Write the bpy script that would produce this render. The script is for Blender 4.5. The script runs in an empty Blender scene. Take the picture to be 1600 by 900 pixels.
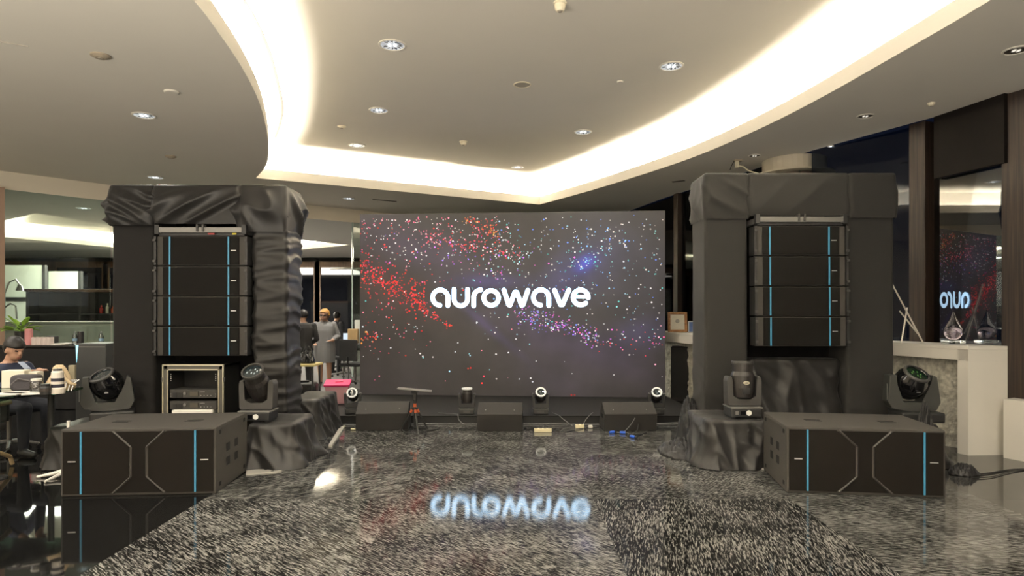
import bpy, bmesh, math, random
from mathutils import Vector, Matrix, noise, geometry
random.seed(7)
PI = math.pi
S = bpy.context.scene
COL = S.collection
# ------------------------------------------------------------------ camera, world, lights, exposure
EYE = 1.5; FPX = 1000.0; HZ = 485.0          # eye height, focal length in pixels, horizon row
cd = bpy.data.cameras.new('camera'); cam = bpy.data.objects.new('camera', cd); COL.objects.link(cam)
cam.location = (0, 0, EYE); cam.rotation_euler = (PI/2, 0, 0)
cd.sensor_width = 36; cd.lens = 36*FPX/1600; cd.shift_y = (HZ-450)/1600; cd.clip_start = .05
S.camera = cam
w = bpy.data.worlds.new('night'); S.world = w; w.use_nodes = True
w.node_tree.nodes['Background'].inputs[0].default_value = (.004, .006, .014, 1)
w.node_tree.nodes['Background'].inputs[1].default_value = 1.0
S.view_settings.view_transform = 'Standard'; S.view_settings.look = 'None'
S.view_settings.gamma = 1; S.view_settings.use_curve_mapping = False
S.view_settings.exposure = 0.0
COVE = 165.0
def area(name, loc, rot, sx, sy, power, col=(1, .92, .80)):
    l = bpy.data.lights.new(name, 'AREA'); l.shape = 'RECTANGLE'; l.size = sx; l.size_y = sy
    l.energy = power; l.color = col
    o = bpy.data.objects.new(name, l); COL.objects.link(o); o.location = loc; o.rotation_euler = rot
    return o
area('front_fill', (0.3, -3.6, 2.5), (math.radians(96), 0, 0), 7.0, 1.6, 110)  # added frontal fill behind the camera, no fixture modelled
area('ceiling_fill', (-3.0, -1.6, .7), (PI, 0, 0), 9.0, 3.5, 1450)  # added upward fill behind the camera, brightens the lower ceiling
area('side_fill', (-7.6, 4.0, 3.6), (0, 0, 0), 2.5, 5.0, 200)  # added fill panel left of view, facing down
for k, (x, y, z, e) in enumerate(((-4.2, 4.0, 3.7, 260), (-1.2, 3.6, 4.1, 160), (1.7, 3.6, 4.1, 160), (4.3, 4.2, 3.7, 130), (-6.6, 7.2, 3.7, 160), (-3.9, 12.0, 3.7, 260))):  # added spots without fixtures, extra top light for speakers, floor and people
    l = bpy.data.lights.new('added_ceiling_spot', 'SPOT'); l.energy = e; l.color = (1, .93, .82); l.spot_size = math.radians(115); l.spot_blend = .8; l.shadow_soft_size = .10
    lo = bpy.data.objects.new('added_ceiling_spot', l); COL.objects.link(lo); lo.location = (x, y, z)
area('annex_fill', (-9.5, 17, 3.3), (0, 0, 0), 5, 4, 1300, (1, .93, .82))  # added downward fill that brightens the room behind the glass

def C(px, py, Z):                      # point at height Z seen at a picture position
    Y = FPX*(EYE-Z)/(py-HZ)
    return Vector(((px-800)/FPX*Y, Y, Z))
def A(px, py, Y):                      # point at depth Y seen at a picture position
    return Vector(((px-800)/FPX*Y, Y, EYE-(py-HZ)/FPX*Y))

# ------------------------------------------------------------------ materials
MATS = {}
def mat(name, col, rough=.6, metal=0, emit=0, ecol=None, noise_amt=0, nscale=40, bump=0, bscale=60, coat=0, spec=.5, alpha=1, trans=0, sheen=0):
    if name in MATS: return MATS[name]
    m = bpy.data.materials.new(name); m.use_nodes = True; MATS[name] = m
    nt = m.node_tree; b = nt.nodes['Principled BSDF']
    b.inputs['Base Color'].default_value = (*col, 1); b.inputs['Roughness'].default_value = rough
    b.inputs['Metallic'].default_value = metal; b.inputs['Specular IOR Level'].default_value = spec
    b.inputs['Coat Weight'].default_value = coat
    b.inputs['Transmission Weight'].default_value = trans
    b.inputs['Sheen Weight'].default_value = sheen
    if emit:
        b.inputs['Emission Color'].default_value = (*(ecol or col), 1); b.inputs['Emission Strength'].default_value = emit
    tc = nt.nodes.new('ShaderNodeTexCoord')
    if noise_amt:
        n = nt.nodes.new('ShaderNodeTexNoise'); n.inputs['Scale'].default_value = nscale; n.inputs['Detail'].default_value = 4
        nt.links.new(tc.outputs['Object'], n.inputs['Vector'])
        mx = nt.nodes.new('ShaderNodeMix'); mx.data_type = 'RGBA'
        mx.inputs[6].default_value = (*[c*(1-noise_amt) for c in col], 1); mx.inputs[7].default_value = (*[min(1, c*(1+noise_amt)) for c in col], 1)
        nt.links.new(n.outputs['Fac'], mx.inputs[0]); nt.links.new(mx.outputs[2], b.inputs['Base Color'])
    if bump:
        n = nt.nodes.new('ShaderNodeTexNoise'); n.inputs['Scale'].default_value = bscale; n.inputs['Detail'].default_value = 3
        nt.links.new(tc.outputs['Object'], n.inputs['Vector'])
        bp = nt.nodes.new('ShaderNodeBump'); bp.inputs['Strength'].default_value = bump; bp.inputs['Distance'].default_value = .01
        nt.links.new(n.outputs['Fac'], bp.inputs['Height']); nt.links.new(bp.outputs[0], b.inputs['Normal'])
    return m

def stone(name, ang, dark, light, lo, hi, rough, sx=130, sy=15):
    m = bpy.data.materials.new(name); m.use_nodes = True; nt = m.node_tree; b = nt.nodes['Principled BSDF']
    tc = nt.nodes.new('ShaderNodeTexCoord'); mp = nt.nodes.new('ShaderNodeMapping'); mp.vector_type = 'TEXTURE'
    mp.inputs['Rotation'].default_value = (0, 0, ang); mp.inputs['Scale'].default_value = (1/sx, 1/sy, 1)
    n = nt.nodes.new('ShaderNodeTexNoise'); n.inputs['Scale'].default_value = 1; n.inputs['Detail'].default_value = 5; n.inputs['Roughness'].default_value = .65
    n.inputs['Distortion'].default_value = .12
    oi = nt.nodes.new('ShaderNodeObjectInfo'); add = nt.nodes.new('ShaderNodeVectorMath'); add.operation = 'MULTIPLY_ADD'
    cv = nt.nodes.new('ShaderNodeCombineXYZ'); nt.links.new(oi.outputs['Random'], cv.inputs[0]); nt.links.new(oi.outputs['Random'], cv.inputs[2])
    nt.links.new(cv.outputs[0], add.inputs[0]); add.inputs[1].default_value = (37, 11, 53)
    nt.links.new(tc.outputs['Object'], mp.inputs['Vector']); nt.links.new(mp.outputs[0], add.inputs[2]); nt.links.new(add.outputs[0], n.inputs['Vector'])
    n2 = nt.nodes.new('ShaderNodeTexNoise'); n2.inputs['Scale'].default_value = 2.2; n2.inputs['Detail'].default_value = 2
    nt.links.new(tc.outputs['Object'], n2.inputs['Vector'])
    ad = nt.nodes.new('ShaderNodeMath'); ad.operation = 'MULTIPLY_ADD'; nt.links.new(n2.outputs['Fac'], ad.inputs[0]); ad.inputs[1].default_value = .22; nt.links.new(n.outputs['Fac'], ad.inputs[2])
    r = nt.nodes.new('ShaderNodeValToRGB'); r.color_ramp.elements[0].position = lo; r.color_ramp.elements[1].position = hi
    r.color_ramp.elements[0].color = (*dark, 1); r.color_ramp.elements[1].color = (*light, 1)
    nt.links.new(ad.outputs[0], r.inputs[0]); nt.links.new(r.outputs[0], b.inputs['Base Color'])
    b.inputs['Roughness'].default_value = rough
    bp = nt.nodes.new('ShaderNodeBump'); bp.inputs['Strength'].default_value = .03; bp.inputs['Distance'].default_value = .002
    nt.links.new(n.outputs['Fac'], bp.inputs['Height']); nt.links.new(bp.outputs[0], b.inputs['Normal'])
    return m

def glass_mat(name, tint, refl, rough=0.0):
    m = bpy.data.materials.new(name); m.use_nodes = True; nt = m.node_tree; nt.nodes.clear()
    o = nt.nodes.new('ShaderNodeOutputMaterial'); t = nt.nodes.new('ShaderNodeBsdfTransparent'); g = nt.nodes.new('ShaderNodeBsdfGlossy')
    t.inputs[0].default_value = (*tint, 1); g.inputs['Roughness'].default_value = rough
    f = nt.nodes.new('ShaderNodeFresnel'); f.inputs[0].default_value = 1.5
    mm = nt.nodes.new('ShaderNodeMath'); mm.operation = 'ADD'; mm.use_clamp = True; nt.links.new(f.outputs[0], mm.inputs[0]); mm.inputs[1].default_value = refl
    mx = nt.nodes.new('ShaderNodeMixShader'); nt.links.new(mm.outputs[0], mx.inputs[0]); nt.links.new(t.outputs[0], mx.inputs[1]); nt.links.new(g.outputs[0], mx.inputs[2])
    nt.links.new(mx.outputs[0], o.inputs[0]); return m

def wood(name, c0, c1, rough=.45, scale=(60, 60, 1.5)):
    m = bpy.data.materials.new(name); m.use_nodes = True; nt = m.node_tree; b = nt.nodes['Principled BSDF']
    tc = nt.nodes.new('ShaderNodeTexCoord'); mp = nt.nodes.new('ShaderNodeMapping'); mp.inputs['Scale'].default_value = scale
    n = nt.nodes.new('ShaderNodeTexNoise'); n.inputs['Scale'].default_value = 1; n.inputs['Detail'].default_value = 4
    nt.links.new(tc.outputs['Object'], mp.inputs[0]); nt.links.new(mp.outputs[0], n.inputs[0])
    r = nt.nodes.new('ShaderNodeValToRGB'); r.color_ramp.elements[0].position = .35; r.color_ramp.elements[1].position = .7
    r.color_ramp.elements[0].color = (*c0, 1); r.color_ramp.elements[1].color = (*c1, 1)
    nt.links.new(n.outputs['Fac'], r.inputs[0]); nt.links.new(r.outputs[0], b.inputs['Base Color']); b.inputs['Roughness'].default_value = rough
    return m

PLASTER = mat('ceiling_plaster', (.70, .66, .58), .9, noise_amt=.03, nscale=1.5)
COVEWHITE = mat('cove_paint', (.82, .78, .70), .8)
DRAPE = mat('black_drape', (.016, .015, .0145), .7, spec=.12, sheen=.08, bump=.12, bscale=300)
DRAPE2 = mat('black_satin_drape', (.0165, .0155, .015), .42, spec=.4, sheen=.05, bump=.1, bscale=260)
BOXBLK = mat('speaker_paint', (.056, .052, .047), .6, spec=.25, bump=.35, bscale=500, noise_amt=.15, nscale=200)
GRILLE = mat('speaker_grille', (.0095, .0085, .0075), .7, spec=.12, bump=.4, bscale=700)
BLK = mat('black_plastic', (.02, .02, .02), .45)
GLOSSBLK = mat('gloss_black', (.006, .006, .007), .08, coat=.5)
GREYPL = mat('dark_grey_plastic', (.05, .048, .046), .5)
BLUE = mat('blue_stripe', (.055, .26, .44), .45)
SILVER = mat('silver_badge', (.75, .75, .75), .3, .8)
ALU = mat('aluminium_edge', (.78, .74, .6), .3, .85)
STEEL = mat('grey_steel', (.22, .215, .205), .45, .5)
WHITE = mat('white_paint', (.78, .75, .68), .35, noise_amt=.04, nscale=3)
CREAM = mat('cream_plastic', (.75, .68, .45), .5)
WOODDK = wood('dark_wood', (.014, .009, .007), (.05, .031, .021))
WOODMD = wood('brown_wood', (.08, .04, .018), (.16, .085, .04))
CABLE = mat('black_cable', (.015, .015, .015), .55)
SKIN = mat('skin', (.42, .24, .16), .55)
GLASS_W = glass_mat('window_glass', (.5, .55, .62), .0)
GLASS_R = glass_mat('reflecting_glass', (.55, .6, .65), .15)
GLASS_P = glass_mat('partition_glass', (.86, .92, .88), .03)
GLASS_C = glass_mat('clear_glass', (.9, .92, .95), .08)
LEDM = mat('cove_led', (1, 1, 1), .5, emit=COVE, ecol=(1, .93, .80))
LEDM2 = mat('annex_led', (1, 1, 1), .5, emit=150, ecol=(1, .95, .84))

# ------------------------------------------------------------------ geometry helpers
def bx(bm, c, s, rz=0, bevel=0, M=None, seg=2):
    m = Matrix.Translation(c) @ Matrix.Rotation(rz, 4, 'Z') @ Matrix.Diagonal((*s, 1))
    if M is not None: m = M @ m
    t = bmesh.new(); bmesh.ops.create_cube(t, size=1, matrix=m)
    if bevel: bmesh.ops.bevel(t, geom=list(t.edges), offset=bevel, segments=seg, affect='EDGES', profile=.6)
    merge(bm, t); return bm
def merge(bm, t, M=None):
    if M is not None: bmesh.ops.transform(t, matrix=M, verts=t.verts)
    me = bpy.data.meshes.new('t'); t.to_mesh(me); t.free(); bm.from_mesh(me); bpy.data.meshes.remove(me)
def tube(bm, pts, r, n=8, caps=True, M=None):
    pts = [Vector(p) for p in pts]; rr = r if isinstance(r, (list, tuple)) else [r]*len(pts)
    rings = []; up = None
    for i, p in enumerate(pts):
        d = (pts[min(i+1, len(pts)-1)]-pts[max(i-1, 0)]).normalized()
        if up is None: up = Vector((0, 0, 1)) if abs(d.z) < .9 else Vector((1, 0, 0))
        a = d.cross(up).normalized(); up = a.cross(d).normalized()
        ring = []
        for k in range(n):
            t = 2*PI*k/n; q = p+(a*math.cos(t)+up*math.sin(t))*rr[i]
            ring.append(bm.verts.new(M @ q if M is not None else q))
        rings.append(ring)
    for i in range(len(rings)-1):
        for k in range(n): bm.faces.new((rings[i][k], rings[i][(k+1) % n], rings[i+1][(k+1) % n], rings[i+1][k]))
    if caps: bm.faces.new(rings[0][::-1]); bm.faces.new(rings[-1])
def lathe(bm, prof, n=24, M=None, cap0=True, cap1=True):
    rings = []
    for r, z in prof:
        rings.append([bm.verts.new((M or Matrix()) @ Vector((r*math.cos(2*PI*k/n), r*math.sin(2*PI*k/n), z))) for k in range(n)])
    for i in range(len(rings)-1):
        for k in range(n): bm.faces.new((rings[i][k], rings[i][(k+1) % n], rings[i+1][(k+1) % n], rings[i+1][k]))
    if cap0: bm.faces.new(rings[0][::-1])
    if cap1: bm.faces.new(rings[-1])
def prism(bm, poly, z0, z1, M=None, bevel=0):      # polygon in xy pulled along z
    t = bmesh.new(); M = M or Matrix()
    a = [t.verts.new(M @ Vector((x, y, z0))) for x, y in poly]; b = [t.verts.new(M @ Vector((x, y, z1))) for x, y in poly]
    n = len(poly); t.faces.new(a[::-1]); t.faces.new(b)
    for i in range(n): t.faces.new((a[i], a[(i+1) % n], b[(i+1) % n], b[i]))
    if bevel: bmesh.ops.bevel(t, geom=list(t.edges), offset=bevel, segments=1, affect='EDGES')
    merge(bm, t)
def sphere(bm, c, r, M=None, u=16, v=10):
    m = Matrix.Translation(c) @ Matrix.Diagonal((*(r if isinstance(r, (tuple, list)) else (r, r, r)), 1))
    if M is not None: m = M @ m
    bmesh.ops.create_uvsphere(bm, u_segments=u, v_segments=v, radius=1, matrix=m)
XZ = Matrix(((1, 0, 0, 0), (0, 0, -1, 0), (0, 1, 0, 0), (0, 0, 0, 1)))   # polygon xy -> xz, depth towards -y
def obj(name, bm, m, parent=None, loc=None, rz=0, smooth=False):
    bmesh.ops.recalc_face_normals(bm, faces=bm.faces)
    me = bpy.data.meshes.new(name); bm.to_mesh(me); bm.free()
    if isinstance(m, (list, tuple)):
        for q in m: me.materials.append(q)
    else: me.materials.append(m)
    if smooth: me.polygons.foreach_set('use_smooth', [True]*len(me.polygons))
    o = bpy.data.objects.new(name, me); COL.objects.link(o)
    if parent: o.parent = parent
    if loc is not None: o.location = loc
    o.rotation_euler = (0, 0, rz)
    return o
def tag(o, label, cat, group=None):
    o['label'] = label; o['category'] = cat
    if group: o['group'] = group
    return o
def thing(name, label, cat, loc=(0, 0, 0), rz=0, group=None):
    o = bpy.data.objects.new(name, None); COL.objects.link(o); o.location = loc; o.rotation_euler = (0, 0, rz); o.empty_display_size = .1
    return tag(o, label, cat, group)
def struct(o): o['kind'] = 'structure'; return o
def dup(root, loc, rz, label, group=None):
    r = root.copy(); COL.objects.link(r); r.location = loc; r.rotation_euler = (0, 0, rz); r['label'] = label
    if group: r['group'] = group
    for ch in list(root.children):
        c = ch.copy(); COL.objects.link(c); c.parent = r
        for g in list(ch.children):
            d = g.copy(); COL.objects.link(d); d.parent = c
    return r
def B(): return bmesh.new()
def box_obj(name, c, s, m, parent=None, rz=0, bevel=0):
    return obj(name, bx(B(), (0, 0, 0), s, 0, bevel), m, parent, c, rz)
def Rz(a): return Matrix.Rotation(a, 4, 'Z')

# ================================================================== THE SETTING
ZS, ZU = 3.75, 4.27
FAC = [(6.9, -6), (6.7, 2.0), (6.0, 4.8), (5.32, 6.6), (4.80, 7.70), (4.23, 9.0), (3.62, 11.0), (3.05, 12.8), (2.3, 16), (2.0, 18.6)]
PART = [(-10.0, -6), (-10.0, 8.3), (-8.26, 10.3), (-7.2, 11.5), (-3.9, 14.0), (-.6, 16.6), (2.0, 18.6)]
# floor
fl = struct(obj('floor', bx(B(), (-6, 9, -.06), (34, 34, .06)), mat('floor_screed', (.02, .02, .02), .6)))
st_d = stone('granite_diagonal', math.radians(-52), (.009, .009, .009), (.30, .296, .275), .575, .75, .055)
st_e = stone('granite_counter_diagonal', math.radians(48), (.009, .009, .009), (.30, .296, .275), .575, .75, .055)
st_y = stone('granite_lengthwise', math.radians(-12), (.009, .009, .009), (.29, .285, .262), .59, .77, .06)
st_x = stone('granite_crosswise', math.radians(80), (.014, .014, .013), (.30, .296, .275), .55, .78, .055)
st_g = stone('granite_polished_grey', math.radians(84), (.020, .0195, .018), (.10, .096, .087), .42, .84, .05, 80, 9)
blackst = mat('black_polished_stone', (.008, .008, .008), .035, noise_amt=.3, nscale=6)
TW = 1.55
me_cache = {}
def slab(x0, x1, y0, y1, m):
    key = (round(x1-x0, 3), round(y1-y0, 3), m.name)
    if key not in me_cache:
        t = bx(B(), (0, 0, 0), (x1-x0-.0015, y1-y0-.0015, .03)); me = bpy.data.meshes.new('floor_slab'); t.to_mesh(me); t.free(); me.materials.append(m); me_cache[key] = me
    o = bpy.data.objects.new('floor_slab', me_cache[key]); COL.objects.link(o); o.parent = fl; o.location = ((x0+x1)/2, (y0+y1)/2, -.015)
X0 = -2.45
grid = {0: [st_d, st_d, st_e, st_d, st_e, st_d, st_e, st_d, st_e], 1: [st_e, st_y, st_e, st_e, st_d, st_e, st_y, st_e, st_d], 2: [st_y, st_y, st_y, st_d, st_x, st_d, st_x, st_y, st_d]}
for i in range(3):
    for j in range(9):
        y0 = 5.08+(j-3)*TW
        slab(X0+i*TW, X0+(i+1)*TW, y0, y0+TW, grid[i][j])
for i, wd in enumerate((1.55, 3.3)):
    for j in range(9):
        y0 = 5.08+(j-3)*TW; xx = X0+3*TW+(0, 1.55)[i]
        slab(xx, xx+wd, y0, y0+TW, st_x if i == 0 and j < 6 else st_g)
slab(-23, X0, -6, 11.2, blackst); slab(-23, X0, 11.2, 26, mat('annex_bounce_floor', (.11, .105, .10), .7)); slab(X0, 7.1, -6, 5.08-3*TW, st_g); slab(X0, 7.1, 5.08+6*TW, 26, blackst)  # annex floor made grey so that it bounces light upward

# ceiling
def catmull(P, n=8):
    out = []
    for i in range(len(P)-1):
        p0 = Vector(P[max(i-1, 0)]); p1 = Vector(P[i]); p2 = Vector(P[i+1]); p3 = Vector(P[min(i+2, len(P)-1)])
        for k in range(n):
            t = k/n
            out.append(.5*((2*p1)+(p2-p0)*t+(2*p0-5*p1+4*p2-p3)*t*t+(3*p1-p0-3*p2+p3)*t**3))
    out.append(Vector(P[-1])); return out
RIGHT = [(.585, 13.6), (1.4, 12.15), (2.13, 10.66), (2.68, 9.35), (3.05, 8.0), (3.25, 6.9), (3.37, 5.81), (3.47, 4.64), (3.5, 3.4), (3.4, 1.5), (3.2, -.5), (2.9, -2.8)]
LEFT = [(-2.35, -2.8), (-2.25, 0), (-2.22, 2), (-2.25, 3.5), (-2.31, 4.64), (-2.38, 5.2), (-2.5, 5.92), (-2.72, 6.87), (-3.06, 7.98), (-3.46, 9.1), (-3.85, 10.0), (-4.35, 10.87)]
HOLE = [tuple(p) for p in catmull(RIGHT, 5)+catmull(LEFT, 5)]
def offset(poly, d):
    n = len(poly); out = []
    ar = sum(poly[i][0]*poly[(i+1) % n][1]-poly[(i+1) % n][0]*poly[i][1] for i in range(n)); sg = 1 if ar > 0 else -1
    for i in range(n):
        p0, p1, p2 = Vector(poly[i-1]), Vector(poly[i]), Vector(poly[(i+1) % n])
        a = (p1-p0).normalized(); b = (p2-p1).normalized()
        na = Vector((a.y, -a.x))*sg; nb = Vector((b.y, -b.x))*sg
        m = (na+nb); m = m.normalized(); k = max(.5, m.dot(na)); q = p1+m*(d/k); out.append((q.x, q.y))
    return out
def flat(bm, outer, holes, z):
    polys = [[Vector((x, y, z)) for x, y in outer]]+[[Vector((x, y, z)) for x, y in h] for h in holes]
    allv = [bm.verts.new(v) for p in polys for v in p]
    for t in geometry.tessellate_polygon(polys):
        try: bm.faces.new([allv[i] for i in t])
        except ValueError: pass
def wallstrip(bm, poly, z0, z1, closed=True):
    a = [bm.verts.new((x, y, z0)) for x, y in poly]; b = [bm.verts.new((x, y, z1)) for x, y in poly]
    for i in range(len(poly) if closed else len(poly)-1):
        j = (i+1) % len(poly); bm.faces.new((a[i], a[j], b[j], b[i]))
def ringflat(bm, p, q, z, zq=None):
    a = [bm.verts.new((x, y, z)) for x, y in p]; b = [bm.verts.new((x, y, z if zq is None else zq)) for x, y in q]
    for i in range(len(p)):
        j = (i+1) % len(p); bm.faces.new((a[i], a[j], b[j], b[i]))
OUTER = FAC+PART[::-1][1:]
bm = B(); flat(bm, OUTER, [HOLE], ZS)
ceil = struct(obj('ceiling', bm, PLASTER))
O1, O2, O3 = offset(HOLE, .03), offset(HOLE, .12), offset(HOLE, .34)
O4 = offset(HOLE, .24)
bm = B(); wallstrip(bm, HOLE, ZS, ZS+.17); ringflat(bm, HOLE, O1, ZS+.17); wallstrip(bm, O1, ZS+.02, ZS+.17); ringflat(bm, O1, O3, ZS+.02); wallstrip(bm, O3, ZS+.02, ZU)
obj('cove_fascia', bm, COVEWHITE, ceil)
bm = B(); flat(bm, O3, [], ZU)
obj('raised_ceiling', bm, PLASTER, ceil)
bm = B(); ringflat(bm, O2, O4, ZS+.06)
obj('cove_light_strip', bm, LEDM, ceil)
def groove(pts, wd):
    bm = B(); gk = (ZU-EYE)/2.65; P = [Vector(p)*gk for p in catmull(pts, 6)]
    vs = []
    for i, p in enumerate(P):
        d = (P[min(i+1, len(P)-1)]-P[max(i-1, 0)]).normalized(); n = Vector((-d.y, d.x))*wd/2
        vs.append((bm.verts.new((p.x+n.x, p.y+n.y, ZU-.004)), bm.verts.new((p.x-n.x, p.y-n.y, ZU-.004))))
    for i in range(len(vs)-1): bm.faces.new((vs[i][0], vs[i][1], vs[i+1][1], vs[i+1][0]))
    obj('shadow_gap', bm, mat('gap_dark', (.03, .025, .02), .9), ceil)
groove([(-2.2, 3), (-2.22, 4.4), (-2.29, 5.46), (-2.45, 6.39), (-2.73, 7.46), (-3.0, 8.36), (-3.3, 9.1), (-3.63, 9.81)], .035)
groove([(3.38, 3.0), (3.36, 4.4), (3.33, 5.46), (3.2, 6.71), (3.06, 7.34), (2.85, 8.2)], .012)

# bulkhead over the glass partition and the room behind it
PART_V = PART[1:]
bm = B(); wallstrip(bm, PART_V, 3.46, ZS, False); struct(obj('trim_1', bm, mat('bulkhead_cream', (.78, .71, .58), .8)))['label'] = 'cream bulkhead above the glass partition'
AX = [(-22, 8.3), (-22, 24), (2.0, 24)]
AREC = [(-9.6, 12.9), (-9.2, 14.9), (-5.85, 17.8), (-4.9, 19.2), (-6.76, 20.6), (-12.4, 19.9), (-13.6, 17.1), (-11.1, 14.0)]
bm = B(); flat(bm, [(-22, 8.3), (-22, 24), (2.0, 24)]+PART_V[::-1], [AREC], 3.46)
ac = struct(obj('ceiling_annex', bm, mat('annex_ceiling', (.66, .65, .60), .9)))
R1, R2 = offset(AREC, .03), offset(AREC, .30)
bm = B(); wallstrip(bm, AREC, 3.46, 3.60); wallstrip(bm, R2, 3.48, 3.86); ringflat(bm, R1, R2, 3.48); wallstrip(bm, R1, 3.48, 3.60); ringflat(bm, AREC, R1, 3.60); obj('cove_fascia', bm, COVEWHITE, ac)
bm = B(); flat(bm, R2, [], 3.86); obj('raised_ceiling', bm, PLASTER, ac)
bm = B(); ringflat(bm, offset(AREC, .1), offset(AREC, .24), 3.51); obj('cove_light_strip', bm, LEDM2, ac)
bm = B(); wallstrip(bm, AX+[(2.0, 18.6)], 0, 3.46, False); struct(obj('wall_annex', bm, mat('annex_wall', (.05, .045, .04), .7)))
# dark glazing with brown mullions along the annex back wall
wn = 1
def window(c, wd, z0, z1, rz, m, frame=None, label=None, fw=.05):
    global wn
    o = struct(obj('window_%d' % wn, bx(B(), (0, 0, 0), (wd, .012, z1-z0)), m, None, (c[0], c[1], (z0+z1)/2), rz)); wn += 1
    if label: o['label'] = label
    if frame:
        for sx in (-1, 1): obj('frame_post', bx(B(), (sx*wd/2, 0, 0), (fw, .08, z1-z0)), frame, o)
        obj('frame_rail', bx(B(), (0, 0, (z1-z0)/2-fw/2), (wd, .075, fw)), frame, o)
    return o
NIGHT = mat('night_glass', (.008, .009, .012), .03, spec=.9)
for k in range(10):
    window((-17.9+k*1.95, 23.6), 1.9, 0.1, 3.3, 0, NIGHT, WOODMD, None, .22)
# glass partition panes under the bulkhead
def seg_pane(p, q, z0, z1, m, frame=None, fw=.05, label=None):
    p, q = Vector(p), Vector(q); d = q-p
    return window(((p.x+q.x)/2, (p.y+q.y)/2), d.length-.03, z0, z1, math.atan2(d.y, d.x), m, frame, label, fw)
seg_pane(PART[2], PART[3], 0.02, 3.46, GLASS_P, None, .05, 'clear glass partition pane behind the black sideboard')
p3, p4 = Vector(PART[3]), Vector(PART[4])
mid = p3.lerp(p4, .5); 
seg_pane(p3, mid, 0.02, 3.46, GLASS_P)
seg_pane((-.6, 16.6), (-3.55, 14.28), 0.02, 3.46, GLASS_P, None, .03, 'clear glass partition pane ending beside the video wall')
pe = struct(box_obj('trim_2', (-3.56, 14.27, 1.74), (.02, .03, 3.44), mat('glass_edge', (.45, .55, .5), .2), None, .67)); pe['label'] = 'polished edge of the glass partition pane'
pp = A(3, 400, 10.2); tr = struct(box_obj('trim_3', (pp.x-.05, pp.y, 1.73), (.14, .12, 3.46), mat('pale_wood', (.36, .24, .17), .5), None, .8)); tr['label'] = 'pale wooden post at the end of the glass partition'
bm = B(); wallstrip(bm, [(-10, 8.3), (-10, -6), (6.9, -6)], 0, ZS, False); struct(obj('wall_back', bm, mat('cream_wall', (.62, .56, .46), .8)))
bm = B(); wallstrip(bm, [(-10, 8.3), (-8.3, 10.25)], 0, 3.46, False); struct(obj('wall_left', bm, mat('cream_wall', (.62, .56, .46), .8)))

# right-hand window front: panes between dark wooden columns
def column(c, wd, dp, rz, m, n):
    o = struct(obj('trim_%d' % n, bx(B(), (0, 0, 0), (dp, wd, ZS), 0, .01), m, None, (c[0], c[1], ZS/2), rz)); return o
rz1 = math.radians(23.5)
column((5.30, 6.60), .32, .26, rz1, WOODDK, 4)['label'] = 'dark wooden window column at the right edge'
column((4.97, 7.72), .20, .26, rz1, WOODDK, 5)['label'] = 'dark wooden window column beside the right tower'
column((3.24, 12.35), .14, .2, math.radians(18), WOODDK, 6)['label'] = 'thin brown mullion beside the video wall'
column((6.05, 4.75), .32, .26, math.radians(20), WOODDK, 7)
column((3.72, 10.85), .2, .2, math.radians(17), WOODDK, 8)
jb = struct(obj('trim_9', bx(B(), (0, 0, 0), (.05, .30, ZS)), mat('dark_jamb', (.010, .008, .007), .6, spec=.1), None, (5.075, 7.53, ZS/2), math.radians(6))); jb['label'] = 'dark jamb next to the reflecting window pane'
PA = math.radians(13.2)
pane = window((5.10, 7.06), .86, 1.02, ZS, PI/2+PA, GLASS_R, None, 'night window pane reflecting the glowing lettering')
obj('head_rail', bx(B(), (0, .06, (ZS-1.02)/2-.36), (.84, .08, .72)), mat('dark_jamb', (.010, .008, .007), .6, spec=.1), pane)
seg_pane((4.93, 7.82), (4.23, 9.05), .0, ZS, GLASS_W, None, .05, 'dark blue night window pane above the right tower')
seg_pane((4.15, 9.2), (3.72, 10.85), .0, ZS, GLASS_W)
seg_pane((3.72, 10.85), (3.24, 12.35), .0, ZS, GLASS_W, None, .05, 'night window pane behind the picture frames')
seg_pane((3.24, 12.35), (2.3, 16), .0, ZS, GLASS_W)
seg_pane((6.05, 4.75), (5.34, 6.5), .0, ZS, GLASS_W)
seg_pane((6.8, 1.0), (6.05, 4.75), .0, ZS, GLASS_W)
bm = B(); bx(bm, (0, 0, 0), (.30, 1.3, .60), 0); struct(obj('wall_right', bm, WHITE, None, (5.40, 5.98, .30), rz1))['label'] = 'white low wall under the windows'
# round ceiling collar (column head) over the right tower
ch = thing('column_head', 'round beige column head with a ring under the ceiling, above right tower', 'column', (4.24, 9.62, 0))
PAINT = mat('collar_paint', (.55, .50, .40), .4)
bm = B(); lathe(bm, [(.46, ZS-.20), (.45, ZS-.18), (.45, ZS)], 40); obj('drum', bm, PAINT, ch, smooth=False)
bm = B(); lathe(bm, [(.50, ZS-.235), (.56, ZS-.225), (.56, ZS-.205), (.46, ZS-.195)], 40); obj('ring', bm, PAINT, ch)
bm = B(); lathe(bm, [(.40, 0), (.40, ZS-.23)], 40); obj('shaft', bm, mat('shaft_brown', (.10, .07, .05), .5), ch)

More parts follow.
